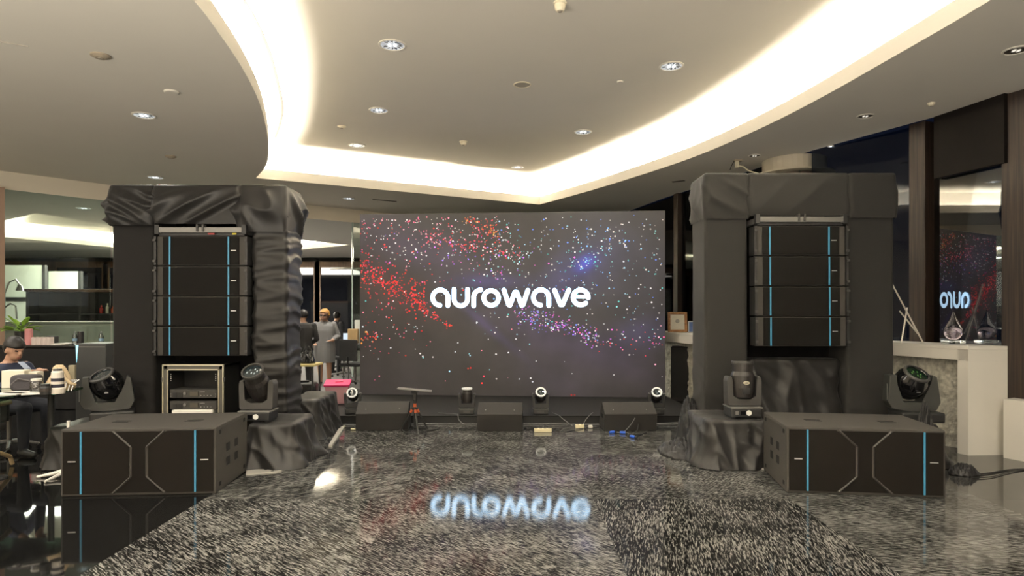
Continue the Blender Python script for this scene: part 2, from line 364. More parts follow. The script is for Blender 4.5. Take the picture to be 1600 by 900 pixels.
# ================================================================== VIDEO WALL AND STAGE
SYAW = math.atan2(10.24-10.64, 5.0)
SC = Vector((-.04, 10.44, 0))
vw = thing('video_wall', 'large LED video wall glowing with coloured sparks and white lettering', 'screen', (SC.x, SC.y, .10), SYAW)
obj('cabinet', bx(B(), (0, .06, 1.5), (5.0, .10, 3.0), 0, .004), BLK, vw)
for sx in (-2.2, -.75, .75, 2.2): obj('support_leg', bx(B(), (sx, .45, .8), (.06, .6, 1.6), 0), BLK, vw)
dm = bpy.data.materials.new('led_display'); dm.use_nodes = True; nt = dm.node_tree; b = nt.nodes['Principled BSDF']
b.inputs['Base Color'].default_value = (.018, .017, .016, 1); b.inputs['Roughness'].default_value = .55
tc = nt.nodes.new('ShaderNodeTexCoord'); sep = nt.nodes.new('ShaderNodeSeparateXYZ'); nt.links.new(tc.outputs['Object'], sep.inputs[0])
def vmath(op, a, bb=None, c=None):
    n = nt.nodes.new('ShaderNodeMath'); n.operation = op
    for i, q in enumerate((a, bb, c)):
        if q is None: continue
        if isinstance(q, (int, float)): n.inputs[i].default_value = q
        else: nt.links.new(q, n.inputs[i])
    return n.outputs[0]
ns = nt.nodes.new('ShaderNodeTexNoise'); ns.inputs['Scale'].default_value = 1.6; ns.inputs['Detail'].default_value = 3; nt.links.new(tc.outputs['Object'], ns.inputs[0])
acc = None
def glow(x, z, rx, rz_, ang, col):
    global acc
    dx = vmath('SUBTRACT', sep.outputs[0], x); dz = vmath('SUBTRACT', sep.outputs[2], z)
    ca, sa = math.cos(ang), math.sin(ang)
    u = vmath('DIVIDE', vmath('ADD', vmath('MULTIPLY', dx, ca), vmath('MULTIPLY', dz, sa)), rx)
    v = vmath('DIVIDE', vmath('SUBTRACT', vmath('MULTIPLY', dz, ca), vmath('MULTIPLY', dx, sa)), rz_)
    d = vmath('ADD', vmath('MULTIPLY', u, u), vmath('MULTIPLY', v, v))
    g = vmath('POWER', 2.718, vmath('MULTIPLY', d, -1.0))
    g = vmath('MULTIPLY', g, vmath('MULTIPLY_ADD', ns.outputs['Fac'], 1.4, .2))
    mx = nt.nodes.new('ShaderNodeVectorMath'); mx.operation = 'SCALE'; mx.inputs[0].default_value = col; nt.links.new(g, mx.inputs['Scale'])
    if acc is None: acc = mx.outputs[0]
    else:
        s = nt.nodes.new('ShaderNodeVectorMath'); s.operation = 'ADD'; nt.links.new(acc, s.inputs[0]); nt.links.new(mx.outputs[0], s.inputs[1]); acc = s.outputs[0]
def scr(px, py): return ((px-800.5)/96.0, (619-py)/96.0)     # picture row/column on the wall -> metres on the display
for (px, py, rx, rr, an, col) in [(800, 477, 6, 4, 0, (.036, .030, .028)), (650, 385, 1.3, .35, -.35, (.022, .012, .040)), (918, 412, .16, .10, .6, (.03, .05, .60)), (900, 425, .6, .3, .5, (.015, .018, .10)),  # first broad grey term stands in for room light reflected by the panel
                                 (768, 440, .5, .12, 0, (.02, .02, .12)), (760, 505, .7, .07, -.7, (.016, .012, .06)), (880, 530, 1.3, .3, -.35, (.020, .012, .045)), (960, 400, .9, .9, 0, (.006, .01, .03)),
                                 (610, 450, .7, .3, -.5, (.03, .006, .004)), (870, 590, .8, .35, -.4, (.007, .005, .016)), (1000, 520, .5, .25, .2, (.012, .012, .05))]:
    x, z = scr(px, py); glow(x, z, rx, rr, an, col)
nt.links.new(acc, b.inputs['Emission Color']); b.inputs['Emission Strength'].default_value = 1.0
obj('display', bx(B(), (0, .004, 1.5), (4.99, .012, 2.99)), dm, vw)
# sparks
em = bpy.data.materials.new('led_sparks'); em.use_nodes = True; nt2 = em.node_tree; b2 = nt2.nodes['Principled BSDF']; b2.inputs['Base Color'].default_value = (0, 0, 0, 1)
at = nt2.nodes.new('ShaderNodeAttribute'); at.attribute_name = 'spark'; nt2.links.new(at.outputs['Color'], b2.inputs['Emission Color']); b2.inputs['Emission Strength'].default_value = 1.0
dots = []
rnd = random.Random(11)
def pick(pal): return rnd.choice(pal)
RED = [(1, .03, .02), (1, .06, .03), (1, .05, .10), (.9, .02, .02)]; PINK = [(1, .25, .35), (1, .12, .3), (.9, .4, .5)]; WHT = [(.9, .9, .9), (1, .95, .9), (.7, .75, .8)]
ORG = [(1, .35, .05), (1, .5, .1), (1, .15, .05)]; CYN = [(.3, .75, .85), (.25, .7, .7), (.45, .8, 1), (.1, .55, .5)]; PUR = [(.5, .15, 1), (.7, .2, .9), (.35, .2, 1), (.9, .15, .7)]; BLU = [(.15, .3, 1), (.2, .5, 1)]; GRN = [(.1, .7, .4), (.6, .8, .2)]
def put(x, y, pal, s=None, k=None):
    if 562 < x < 1039 and 337 < y < 617: dots.append((x, y, s or rnd.choice((.9, 1.1, 1.3, 1.5, 1.9)), pick(pal), k or rnd.uniform(.35, 1.5)))
for _ in range(330): put(rnd.uniform(562, 800), 336+abs(rnd.gauss(0, 48)), rnd.choice([WHT, PINK, PINK, RED, WHT]))
for _ in range(430): put(rnd.uniform(770, 1040), rnd.triangular(330, 545, 370), rnd.choice([WHT, WHT, WHT, CYN, CYN, BLU]))
for _ in range(90): put(rnd.uniform(562, 1040), rnd.uniform(400, 618), rnd.choice([WHT, WHT, PINK, CYN]))
for _ in range(70): put(rnd.uniform(562, 680), rnd.uniform(465, 560), rnd.choice([WHT, PINK, RED]))
for _ in range(300):
    t = rnd.random(); x = 562+t*105; put(x, 420+t*50+rnd.gauss(0, 15)+rnd.uniform(-8, 8), RED, rnd.choice((1.2, 1.6, 2.1)), rnd.uniform(.5, 1.3))
for _ in range(40):
    t = rnd.random(); put(655+t*55, 478+t*33+rnd.gauss(0, 2.5), RED, 1.7)
for _ in range(110):
    t = rnd.random(); put(668+t*150, 370+t*28+rnd.gauss(0, 5), RED+PINK, rnd.choice((1.2, 1.6)))
for _ in range(80):
    t = rnd.random(); put(725+t*60, 338+t*28+rnd.gauss(0, 6), ORG+RED)
for _ in range(60): put(rnd.gauss(690, 70), rnd.gauss(392, 14), PUR+WHT)
for _ in range(60): put(rnd.gauss(780, 40), rnd.gauss(415, 16), WHT+PUR+CYN)
for _ in range(230):
    t = rnd.random(); put(808+t*130, 486+t*40+rnd.gauss(0, 8), rnd.choice([PUR, PUR, PINK, WHT, BLU]), rnd.choice((1, 1.3, 1.7)))
for _ in range(70): put(rnd.uniform(920, 1040), rnd.gauss(527, 10), rnd.choice([PUR, PINK, WHT, RED]))
for _ in range(26): put(rnd.uniform(562, 590), rnd.gauss(525, 9), RED+ORG)
for _ in range(40): put(rnd.gauss(915, 20), rnd.gauss(405, 18), BLU+CYN)
for q in ((897, 618), (902, 618), (735, 578), (739, 577), (760, 590), (757, 601)): put(q[0], q[1]-2, RED, 2)
bm = B(); lay = bm.loops.layers.float_color.new('spark')
for (px, py, s, col, k) in dots:
    x, z = scr(px, py); r = s/96*.78; n = 6; an = rnd.uniform(0, PI)
    f = bm.faces.new([bm.verts.new((x+r*math.cos(an+2*PI*i/n), -.0035, z+r*math.sin(an+2*PI*i/n)*rnd.uniform(.8, 1.0))) for i in range(n)])
    for l in f.loops: l[lay] = (col[0]*k, col[1]*k, col[2]*k, 1)
sp = obj('spark_image', bm, em, vw); sp['kind'] = 'stuff'; sp['label'] = 'field of red, white, cyan and purple sparks on the video wall'
# lettering
LET = mat('lit_lettering', (0, 0, 0), .5, emit=4.5, ecol=(.52, .76, 1.0))
def arc(cx, cy, r, a0, a1, n=22): return [(cx+r*math.cos(math.radians(a0+(a1-a0)*i/n)), cy-r*math.sin(math.radians(a0+(a1-a0)*i/n))) for i in range(n+1)]
letters = {
 'a': [arc(212, 247, 65, -92, -360)+[(277, 313)]],
 'u': [[(329, 175)]+arc(386, 256, 57, 180, 360)+[(443, 175)]],
 'r': [[(496, 313), (496, 240)]+arc(558, 240, 62, 180, 92)],
 'o': [arc(643, 245, 62, 0, 360)],
 'w': [[(750, 178), (790, 300), (800, 305), (842, 195), (857, 195), (898, 305), (910, 300), (950, 178)]],
 'a2': [arc(1060, 237, 64, -92, -360)+[(1124, 303)]],
 'v': [[(1172, 176), (1222, 296), (1238, 296), (1290, 172)]],
 'e': [arc(1388, 233, 62, -2, 312), [(1336, 228), (1440, 228)]]}
for key, strokes in letters.items():
    bm = B()
    for st in strokes:
        hw = (13 if len(st) == 2 else 19)*.001953
        P = [Vector(((x-797)*.001953, -.006, 1.61+(240.5-(y-((247-(x-212)*14/1176)-240.5)))*.001953)) for x, y in st]
        for i, p in enumerate(P):
            n = 14
            if i in (0, len(P)-1) or key in ('w', 'v') or True:
                bm.faces.new([bm.verts.new((p.x+hw*math.cos(2*PI*k/n), p.y-.00002*i, p.z+hw*math.sin(2*PI*k/n))) for k in range(n)])
            if i < len(P)-1:
                q = P[i+1]; d = (q-p).normalized(); nn = Vector((-d.z, 0, d.x))*hw
                bm.faces.new([bm.verts.new(v) for v in (p+nn, p-nn, q-nn, q+nn)])
    obj('letter_'+key[0], bm, LET, vw)

stg = thing('stage_platform', 'low black stage platform in front of the video wall', 'stage', (0, 0, 0))
bm = B(); prism(bm, [(-2.62, 8.5), (2.45, 8.5), (2.56, 9.4), (2.50, 10.55), (2.05, 11.4), (-2.9, 11.4), (-2.9, 9.4)], .085, .10)
obj('deck', bm, mat('stage_deck', (.018, .0175, .017), .6, spec=.15, bump=.2, bscale=200), stg)
bm = B(); prism(bm, [(-2.60, 8.53), (2.43, 8.53), (2.53, 9.4), (2.47, 10.53), (2.03, 11.38), (-2.87, 11.38), (-2.87, 9.4)], 0, .0849)
obj('base', bm, mat('stage_skirt', (.012, .012, .012), .5), stg)

# ================================================================== CLOTH
def ridge(v): return 1-2*abs(v)
def rrect(x0, x1, y0, y1, r, step):
    pts = []
    def seg(a, b_, nrm):
        L = (Vector(b_)-Vector(a)).length; n = max(1, int(L/step))
        for i in range(n): pts.append((Vector(a).lerp(Vector(b_), i/n), Vector(nrm)))
    def corner(cx, cy, a0):
        for i in range(4):
            a = a0+PI/2*(i/4); nrm = Vector((math.cos(a), math.sin(a))); pts.append((Vector((cx, cy))+nrm*r, nrm))
    seg((x0+r, y0), (x1-r, y0), (0, -1)); corner(x1-r, y0+r, -PI/2); seg((x1, y0+r), (x1, y1-r), (1, 0)); corner(x1-r, y1-r, 0)
    seg((x1-r, y1), (x0+r, y1), (0, 1)); corner(x0+r, y1-r, PI/2); seg((x0, y1-r), (x0, y0+r), (-1, 0)); corner(x0+r, y0+r, PI)
    return pts
def cloth_box(x0, x1, y0, y1, z0, z1, disp, r=.03, step=.022, zstep=.022, top=True, zfun=None, rtop=.02):
    bm = B(); pts = rrect(x0, x1, y0, y1, r, step); n = len(pts); nz = max(2, int((z1-z0)/zstep)); rings = []
    s = 0; arc_s = []
    for i, (p, nr) in enumerate(pts):
        if i: s += (p-pts[i-1][0]).length
        arc_s.append(s)
    for j in range(nz+1):
        t = j/nz; row = []
        for i, (p, nr) in enumerate(pts):
            zb = z0 if zfun is None else zfun(p.x, p.y, nr)
            z = zb+(z1-zb)*t
            d = disp(arc_s[i], p, nr, z, t)
            if top and z > z1-rtop: d -= (z-(z1-rtop))*.8
            row.append(bm.verts.new((p.x+nr.x*d, p.y+nr.y*d, z)))
        rings.append(row)
    for j in range(nz):
        for i in range(n): bm.faces.new((rings[j][i], rings[j][(i+1) % n], rings[j+1][(i+1) % n], rings[j+1][i]))
    if top:
        cx, cy = (x0+x1)/2, (y0+y1)/2; prev = rings[-1]
        for k in (.7, .4, .12):
            row = []
            for i, (p, nr) in enumerate(pts):
                x, y = cx+(p.x-cx)*k, cy+(p.y-cy)*k
                row.append(bm.verts.new((x, y, z1+.012*noise.noise((x*5, y*5, z1)))))
            for i in range(n): bm.faces.new((prev[i], prev[(i+1) % n], row[(i+1) % n], row[i]))
            prev = row
        bm.faces.new(prev)
    return bm
def N(*v): return noise.noise(Vector(v))
def d_smooth(seed, amp=.008, low=.02):
    def f(s, p, nr, z, t):
        e = amp*N(s*2.2, z*1.3, seed)+amp*.7*ridge(N(s*1.5+z*2.5, z*1.2-s, seed+5))*.5
        e += low*max(0, 1-z/1.3)*max(0, ridge(N(s*1.2-z*1.5, z*5+s*1.5, seed+9))-.45)
        return e
    return f
def d_sag(seed, amp=.022):
    def f(s, p, nr, z, t):
        w_ = ridge(N(s*.9, z*6.2+.5*N(s*3, z*1.5, seed), seed)); w2 = N(s*1.2, z*14+s*2, seed+3)
        return amp*(max(0, w_-.25)**1.5*1.9)+.007*w2+.012*N(s*2, z*2, seed+8)
    return f
def d_head(seed, amp=.05, diag=2.2, fr=4.0):
    def f(s, p, nr, z, t):
        w_ = ridge(N((s+z*diag*.5)*fr, (z-s*.4)*1.2, seed)); w2 = ridge(N((s-z*.7)*fr*.8, z*1.0, seed+4))
        env = math.sin(PI*min(1, .12+t*.95))
        return .006+amp*env*(.08+1.5*max(0, w_-.15)**1.6+.45*max(0, w2-.2))-.01*(1-t)**3
    return f
def d_floor(seed, flare=.06, amp=.035, fr=3.2):
    def f(s, p, nr, z, t):
        k = (1-t)
        w_ = ridge(N(s*fr, z*1.3, seed)); w2 = ridge(N(s*1.6+z*3, z*4-s*1.2, seed+6))
        w3 = ridge(N((s+z*1.1)*3.5, (z-s*.6)*1.0, seed+12)); w4 = ridge(N(s*5.5+1.2*z, z*.9, seed+15)); w2 = 0
        return flare*k**1.5+amp*(.35+.65*k)*max(-.1, w_-.3)+amp*.6*max(0, w2-.3)**1.3+.045*max(0, w3-.3)**1.5+.05*(.3+.7*k)*max(0, w4-.25)**1.4
    return f

DRAPE3 = mat('grey_black_drape', (.030, .029, .0275), .72, spec=.12, sheen=.08, bump=.1, bscale=300)
def tower(name, label, X, Yf, Yb, ztop, zhead, seedbase, headamps, sagleg):
    t = thing(name, label, 'tower', ((X[0]+X[3])/2, (Yf+Yb)/2, 0)); ox, oy = t.location.x, t.location.y
    def put_(nm, bm, m):
        bmesh.ops.translate(bm, vec=(-ox, -oy, 0), verts=bm.verts); return obj(nm, bm, m, t, smooth=True)
    for k, (a, b_) in enumerate(((X[0], X[1]), (X[2], X[3]))):
        f = d_sag(seedbase+k*7) if sagleg == k else d_smooth(seedbase+k*7, .008, .03)
        put_('leg_drape', cloth_box(a, b_, Yf, Yb, 0.0, zhead+.12, f), DRAPE2 if sagleg == k else (DRAPE if sagleg == 1 else DRAPE3))
    for k, (a, b_, zb, amp, diag, fr, mt) in enumerate(headamps):
        put_('header_drape', cloth_box(a, b_, Yf-.03, Yb+.03, zb, ztop, d_head(seedbase+20+k*3, amp, diag, fr), r=.04, step=.018, zstep=.018), mt)
    # cloth hung across the back of the opening
    bm = B(); nx, nz = 40, 50; g = []
    for j in range(nz+1):
        row = []
        for i in range(nx+1):
            x = X[1]-.03+(X[2]-X[1]+.06)*i/nx; z = .02+(zhead)*j/nz
            y = Yb-.10+.05*ridge(N(x*2.5+z*1.5, z*2.2-x, seedbase+40))*max(.15, 1-z/1.4)+.03*N(x*6, z*6, 3)
            row.append(bm.verts.new((x, y, z)))
        g.append(row)
    for j in range(nz):
        for i in range(nx): bm.faces.new((g[j][i], g[j][i+1], g[j+1][i+1], g[j+1][i]))
    bmesh.ops.solidify(bm, geom=list(bm.faces), thickness=.004)
    put_('back_drape', bm, DRAPE)
    return t
LX = (-4.25, -3.80, -2.75, -2.40)
tL = tower('draped_tower', 'left speaker tower covered in black cloth with ruffled top', LX, 6.80, 7.28, 2.83, 2.40, 3,
           [(-4.27, -3.80, 2.40, .085, 3.4, 4.6, DRAPE2), (-3.80, -2.88, 2.415, .07, -3.4, 2.2, DRAPE2), (-2.89, -2.40, 2.33, .07, 1.8, 2.6, DRAPE2)], 1)
RX = (2.05, 2.50, 3.56, 4.06)
tR = tower('draped_tower', 'right speaker tower covered in smooth black cloth below round column head', RX, 6.80, 7.28, 2.955, 2.48, 60,
           [(2.04, 2.505, 2.47, .03, 2.4, 3.0, DRAPE3), (2.505, 3.57, 2.50, .03, -1.6, 1.9, DRAPE3), (3.57, 4.07, 2.48, .025, 1.4, 2.2, DRAPE3)], -1)
bm = cloth_box(2.56, 3.50, 6.90, 7.10, .01, .98, d_floor(211, .10, .08, 2.6), r=.05)
bmesh.ops.translate(bm, vec=(-tR.location.x, -tR.location.y, 0), verts=bm.verts); obj('lower_drape', bm, DRAPE2, tR, smooth=True)
# draped outrigger bases
def base(label, x0, x1, y0, y1, h, seed, flare=.06, amp=.04, m=None):
    t = obj('draped_outrigger', cloth_box(x0-(x0+x1)/2, x1-(x0+x1)/2, y0-(y0+y1)/2, y1-(y0+y1)/2, .006, h, d_floor(seed, flare, amp), r=.05, step=.016, zstep=.016), m or DRAPE2, None, ((x0+x1)/2, (y0+y1)/2, 0), smooth=True)
    return tag(t, label, 'cloth cover')
base('black cloth over the outrigger under the lens-up moving light, beside left subwoofer', -2.52, -2.10, 6.12, 6.76, .412, 101, .07, .07)
base('black cloth heap behind the left tower beside the stage edge', -2.62, -2.27, 7.42, 8.25, .46, 113, .05, .05)
base('black cloth over the outrigger behind the left subwoofer', -4.45, -3.72, 6.12, 6.76, .38, 125)
base('black cloth over the outrigger under the upright moving light, beside right subwoofer', 1.88, 2.44, 6.12, 6.76, .448, 137, .06, .065)
base('black cloth over the outrigger behind the right subwoofer', 3.50, 4.10, 6.12, 6.76, .40, 149)
def heap(label, c, rx, ry, h, seed, m=DRAPE2, rz=0):
    bm = B(); nu, nr = 64, 22; rings = []
    ctr = bm.verts.new((0, 0, h*(.9+.2*N(seed, 0, 0))))
    for j in range(1, nr+1):
        q = j/nr; row = []
        for i in range(nu):
            a = 2*PI*i/nu; x, y = math.cos(a), math.sin(a)
            e = 1+.22*N(x*1.5, y*1.5, seed)
            f = ridge(N(x*q*3.2+seed, y*q*3.2, q*1.5)); f2 = ridge(N(x*q*7+2*N(x*3, y*3, seed), y*q*7, seed+3))
            z = h*(1-q**2.2)*(.75+.5*max(0, f)) + .075*max(0, f2-.25)**1.3*(1-q**8)
            row.append(bm.verts.new((x*rx*q*e, y*ry*q*e, max(.004, z) if j < nr else .003)))
        rings.append(row)
    for i in range(nu): bm.faces.new((ctr, rings[0][i], rings[0][(i+1) % nu]))
    for j in range(nr-1):
        for i in range(nu): bm.faces.new((rings[j][i], rings[j+1][i], rings[j+1][(i+1) % nu], rings[j][(i+1) % nu]))
    bm.faces.new(rings[-1])
    return tag(obj('cloth_heap', bm, m, None, c, rz, True), label, 'cloth')
heap('crumpled black cloth spilling on the granite left of the right tower', (1.80, 6.72, 0), .26, .34, .10, 3)
heap('taller crumpled black cloth piled against the right tower left leg', (1.98, 7.12, 0), .15, .30, .42, 9)
heap('flat tail of black cloth on grey floor right of right subwoofer', (4.13, 5.86, 0), .13, .10, .05, 17)
heap('black cloth lump against the rear of the right subwoofer', (3.86, 5.99, 0), .13, .10, .50, 21)
# steel base plates peeking out
bm = B(); prism(bm, [(-2.48, 5.98), (-2.42, 5.82), (-2.18, 5.92), (-2.0, 6.14), (-1.99, 6.4), (-2.05, 6.5), (-2.3, 6.1)], .0, .012); 
t = tag(obj('base_plate', bm, mat('pale_plate', (.55, .53, .48), .4, .2)), 'pale steel base plate poking out from cloth beside left subwoofer', 'plate')
for q in ((-2.30, 5.98), (-2.22, 5.93)):
    bm = B(); lathe(bm, [(.014, 0), (.014, .002)], 12, Matrix.Translation((q[0], q[1], .0121))); obj('bolt_hole', bm, BLK, t)
tag(box_obj('base_plate', (2.15, 6.045, .008), (.5, .05, .016), mat('pale_plate', (.55, .53, .48), .4, .2)), 'pale steel base strip under the cloth beside right subwoofer', 'plate')
bm = B(); prism(bm, [(-2.02, 7.05), (-1.98, 7.05), (-2.14, 8.2), (-2.2, 8.2)], 0, .02); tag(obj('base_plate', bm, mat('pale_plate', (.55, .53, .48), .4, .2)), 'thin pale strip along the cloth heap behind left tower', 'plate')

# ================================================================== LINE ARRAYS
def array_box():
    t = thing('line_array_speaker', '', 'speaker')
    w_, h, d = .93, .312, .42
    bm = B(); prism(bm, [(-w_/2, 0), (w_/2, 0), (w_/2*.72, d), (-w_/2*.72, d)], 0, h-.006, None, .006); obj('cabinet', bm, BOXBLK, t)
    obj('grille', bx(B(), (0, -.004, h/2-.003), (.80, .012, h-.022), 0, .003), GRILLE, t)
    for sx in (-.326, .29): obj('stripe', bx(B(), (sx, -.0125, h/2-.003), (.016, .005, h-.016)), BLUE, t)
    obj('badge', bx(B(), (.343, -.0125, h*.5), (.055, .004, .009), 0, .002), SILVER, t)
    for sx in (-1, 1):
        r = obj('rigging_plate', bx(B(), (sx*(w_/2+.012), .06, h/2-.003), (.024, .16, h-.01), 0, .003), STEEL if False else BLK, t)
        for z in (.045, h-.05):
            bm = B(); bx(bm, (sx*(w_/2+.014), -.028, z), (.03, .02, .022), 0, .003); obj('pin', bm, GREYPL, r)
    return t
def fly_bar(label, c):
    t = thing('fly_bar', label, 'rigging', c)
    obj('front_beam', bx(B(), (0, .0, .055), (.93, .05, .055), 0, .004), STEEL, t)
    for sx in (-.44, .44): obj('side_arm', bx(B(), (sx, .2, .05), (.035, .42, .06), 0, .004), STEEL, t)
    for sx in (-.03, .03): obj('clamp', bx(B(), (sx, -.005, .075), (.022, .07, .075), 0, .006), GREYPL, t)
    obj('shadow_beam', bx(B(), (0, .06, .012), (.9, .1, .03)), BLK, t)
    for sx in (-.455, .455): obj('end_bracket', bx(B(), (sx, 0, .06), (.045, .06, .10), 0, .004), BLK, t)
    return t
ab = array_box(); first = True
pos4 = ('topmost', 'second from top', 'third from top', 'lowest')
for side, cx, cy, ztop_ in (('left', -3.262, 6.72, 2.288), ('right', 3.012, 6.68, 2.390)):
    for k in range(4):
        loc = (cx+(.004*k if side == 'right' else 0), cy, ztop_-.316*(k+1)); lb = '%s black line array speaker with blue stripes hanging in the %s tower' % (pos4[k], side)
        if first: ab.location = loc; ab['label'] = lb; ab['group'] = 'line array speakers'; first = False
        else: dup(ab, loc, 0, lb, 'line array speakers')
fb = fly_bar('grey steel fly bar above the left line array', (-3.262, 6.72, 2.288))
obj('red_tag', bx(B(), (.12, -.03, .012), (.07, .01, .016)), mat('red_tag', (.35, .03, .03), .5), fb); obj('yellow_tag', bx(B(), (.36, -.03, .012), (.04, .01, .016)), mat('yellow_tag', (.5, .42, .02), .5), fb)
fly_bar('grey steel fly bar above the right line array', (3.012, 6.68, 2.392))

# ================================================================== SUBWOOFERS
def sub():
    t = thing('subwoofer', '', 'speaker'); w_, h, d = 1.21, .545, .77
    bm = B(); bx(bm, (0, d/2, h/2), (w_, d, h), 0, .014); obj('cabinet', bm, BOXBLK, t)
    gh = h-.045; z0 = .022; y = -.004
    m1, m2 = mat('grille_brown', (.012, .0098, .008), .7, spec=.12, bump=.4, bscale=700), mat('grille_centre', (.010, .0083, .007), .7, spec=.12, bump=.4, bscale=700)
    def face(poly, yy, dp, m, nm):
        bm = B(); prism(bm, poly, 0, dp, Matrix.Translation((0, yy, 0)) @ XZ); return obj(nm, bm, m, t)
    zc = h/2; top = z0+gh
    # end bays, outer bays, centre bay (hourglass)
    for s in (-1, 1):
        face([(s*.585, z0), (s*.452, z0), (s*.452, top), (s*.585, top)], .008, .014, m1, 'end_grille')
        face([(s*.435, z0), (s*.22, z0), (s*.075+s*.0, zc-.13), (s*.075, zc+.13), (s*.22, top), (s*.435, top)], .008, .016, m1, 'wing_grille')
        # raised angular ridge between bays
        for a, b_ in (((s*.20, z0), (s*.062, zc-.12)), ((s*.062, zc-.12), (s*.062, zc+.12)), ((s*.062, zc+.12), (s*.20, top))):
            bm = B(); tube(bm, [(a[0], -.004, a[1]), (b_[0], -.004, b_[1])], .011, 4); obj('ridge', bm, mat('ridge_paint', (.05, .045, .04), .6), t)
        obj('stripe', bx(B(), (s*.4435, -.007, h/2), (.014, .012, gh)), BLUE, t)
        obj('badge', bx(B(), (s*.515, -.009, h/2+.01), (.062, .006, .009), 0, .002), SILVER, t)
        for (yy, zz) in ((.27, .33), (.27, .21), (.47, .33), (.47, .21)):
            obj('handle_cup', bx(B(), (s*(w_/2-.004), yy, zz), (.012, .085, .07), 0, .004), mat('cup_black', (.003, .003, .003), .9), t)
        for (yy, zz) in ((.09, .49), (.09, .06), (.68, .49), (.68, .06)):
            obj('foot_cup', bx(B(), (s*(w_/2-.004), yy, zz), (.012, .05, .035), 0, .004), mat('cup_black', (.003, .003, .003), .9), t)
        obj('edge_rail', bx(B(), (s*(w_/2+.001), .39, .515), (.006, .56, .012)), BOXBLK, t)
        for yy in (.30, .36): obj('top_slot', bx(B(), (s*.30, yy, h-.003), (.13, .022, .012), .1*s), mat('cup_black', (.003, .003, .003), .9), t)
    face([(-.205, z0+.004), (.205, z0+.004), (.068, zc-.13), (.068, zc+.13), (.205, top-.004), (-.205, top-.004), (-.068, zc+.13), (-.068, zc-.13)], .004, .01, m2, 'centre_grille')
    return t
sb = sub(); sb.location = (-3.025, 5.19, 0); sb.rotation_euler = (0, 0, math.radians(4.5)); sb['label'] = 'large black double subwoofer in front of the left tower'; sb['group'] = 'subwoofers'
dup(sb, (2.862, 5.19, 0), math.radians(-8.0), 'large black double subwoofer in front of the right tower', 'subwoofers')

# ================================================================== AMPLIFIER RACK
rk = thing('amplifier_rack', 'amplifier flight case rack with silver edges under the left array', 'rack', (-3.345, 6.72, 0))
W, H, D = .64, .93, .40
for sx in (-1, 1): obj('side_panel', bx(B(), (sx*(W/2-.02), D/2, H/2), (.03, D, H)), BLK, rk)
obj('top_panel', bx(B(), (0, D/2, H-.015), (W-.01, D, .02)), BLK, rk); obj('bottom_panel', bx(B(), (0, D/2, .015), (W-.01, D, .02)), BLK, rk); obj('back_panel', bx(B(), (0, D-.02, H/2), (W-.02, .02, H-.04)), BLK, rk)
for sx in (-1, 1):
    obj('edge_strip', bx(B(), (sx*(W/2-.004), -.004, H/2), (.014, .02, H)), ALU, rk); obj('inner_strip', bx(B(), (sx*(W/2-.052), -.004, H/2-.02), (.012, .016, H-.05)), ALU, rk)
    obj('frame_face', bx(B(), (sx*(W/2-.028), 0, H/2), (.036, .012, H-.02)), mat('rack_grey', (.10, .095, .08), .5), rk)
    obj('latch', bx(B(), (sx*(W/2+.006), .0, H-.155), (.018, .03, .05), 0, .004), GREYPL, rk)
    for k in range(6): obj('rail_screw', bx(B(), (sx*(W/2-.085), -.002, H-.1-.022*k-(.12 if k > 3 else 0)), (.008, .006, .008)), SILVER, rk)
obj('edge_strip', bx(B(), (0, -.004, H-.004), (W, .02, .014)), ALU, rk); obj('inner_strip', bx(B(), (0, -.004, H-.052), (W-.09, .016, .012)), ALU, rk); obj('frame_face', bx(B(), (0, 0, H-.028), (W-.03, .012, .036)), mat('rack_grey', (.10, .095, .08), .5), rk)
LCD = mat('lcd_dim', (.10, .09, .07), .3)
for nm, z in (('upper', .625), ('lower', .505)):
    am = tag(obj('power_amplifier', bx(B(), (0, .14, 0), (.49, .28, .088), 0, .003), mat('amp_face', (.045, .043, .04), .5), None, (-3.345, 6.715, z)), '%s grey rack amplifier inside the silver-edged case' % nm, 'amplifier', 'rack amplifiers')
    am.location.z = z
    bm = B(); lathe(bm, [(.018, 0), (.016, .012)], 16, Matrix.Translation((-.085, 0, .005)) @ Matrix.Rotation(PI/2, 4, 'X')); obj('knob', bm, STEEL, am)
    obj('display', bx(B(), (.01, -.002, .0), (.085, .006, .045)), LCD, am)
    for k in range(4): obj('button', bx(B(), (.075+.014*k, -.002, .02), (.008, .006, .008)), SILVER, am)
    for k in range(4): obj('lamp', bx(B(), (.082+.035*k, -.002, -.018), (.008, .006, .008)), SILVER, am)
    for k in range(2): obj('vent', bx(B(), (-.19+.055*k, -.002, -.012), (.045, .006, .05)), BLK, am)
tag(box_obj('paper_sheet', (-3.345, 6.82, .435), (.42, .28, .05), mat('paper', (.8, .78, .72), .7), None, .03, .012), 'white folded paper on the floor of the amplifier rack', 'paper')
for z in (.03, ): pass
obj('shelf', bx(B(), (0, .18, .398), (W-.12, .34, .02)), BLK, rk)

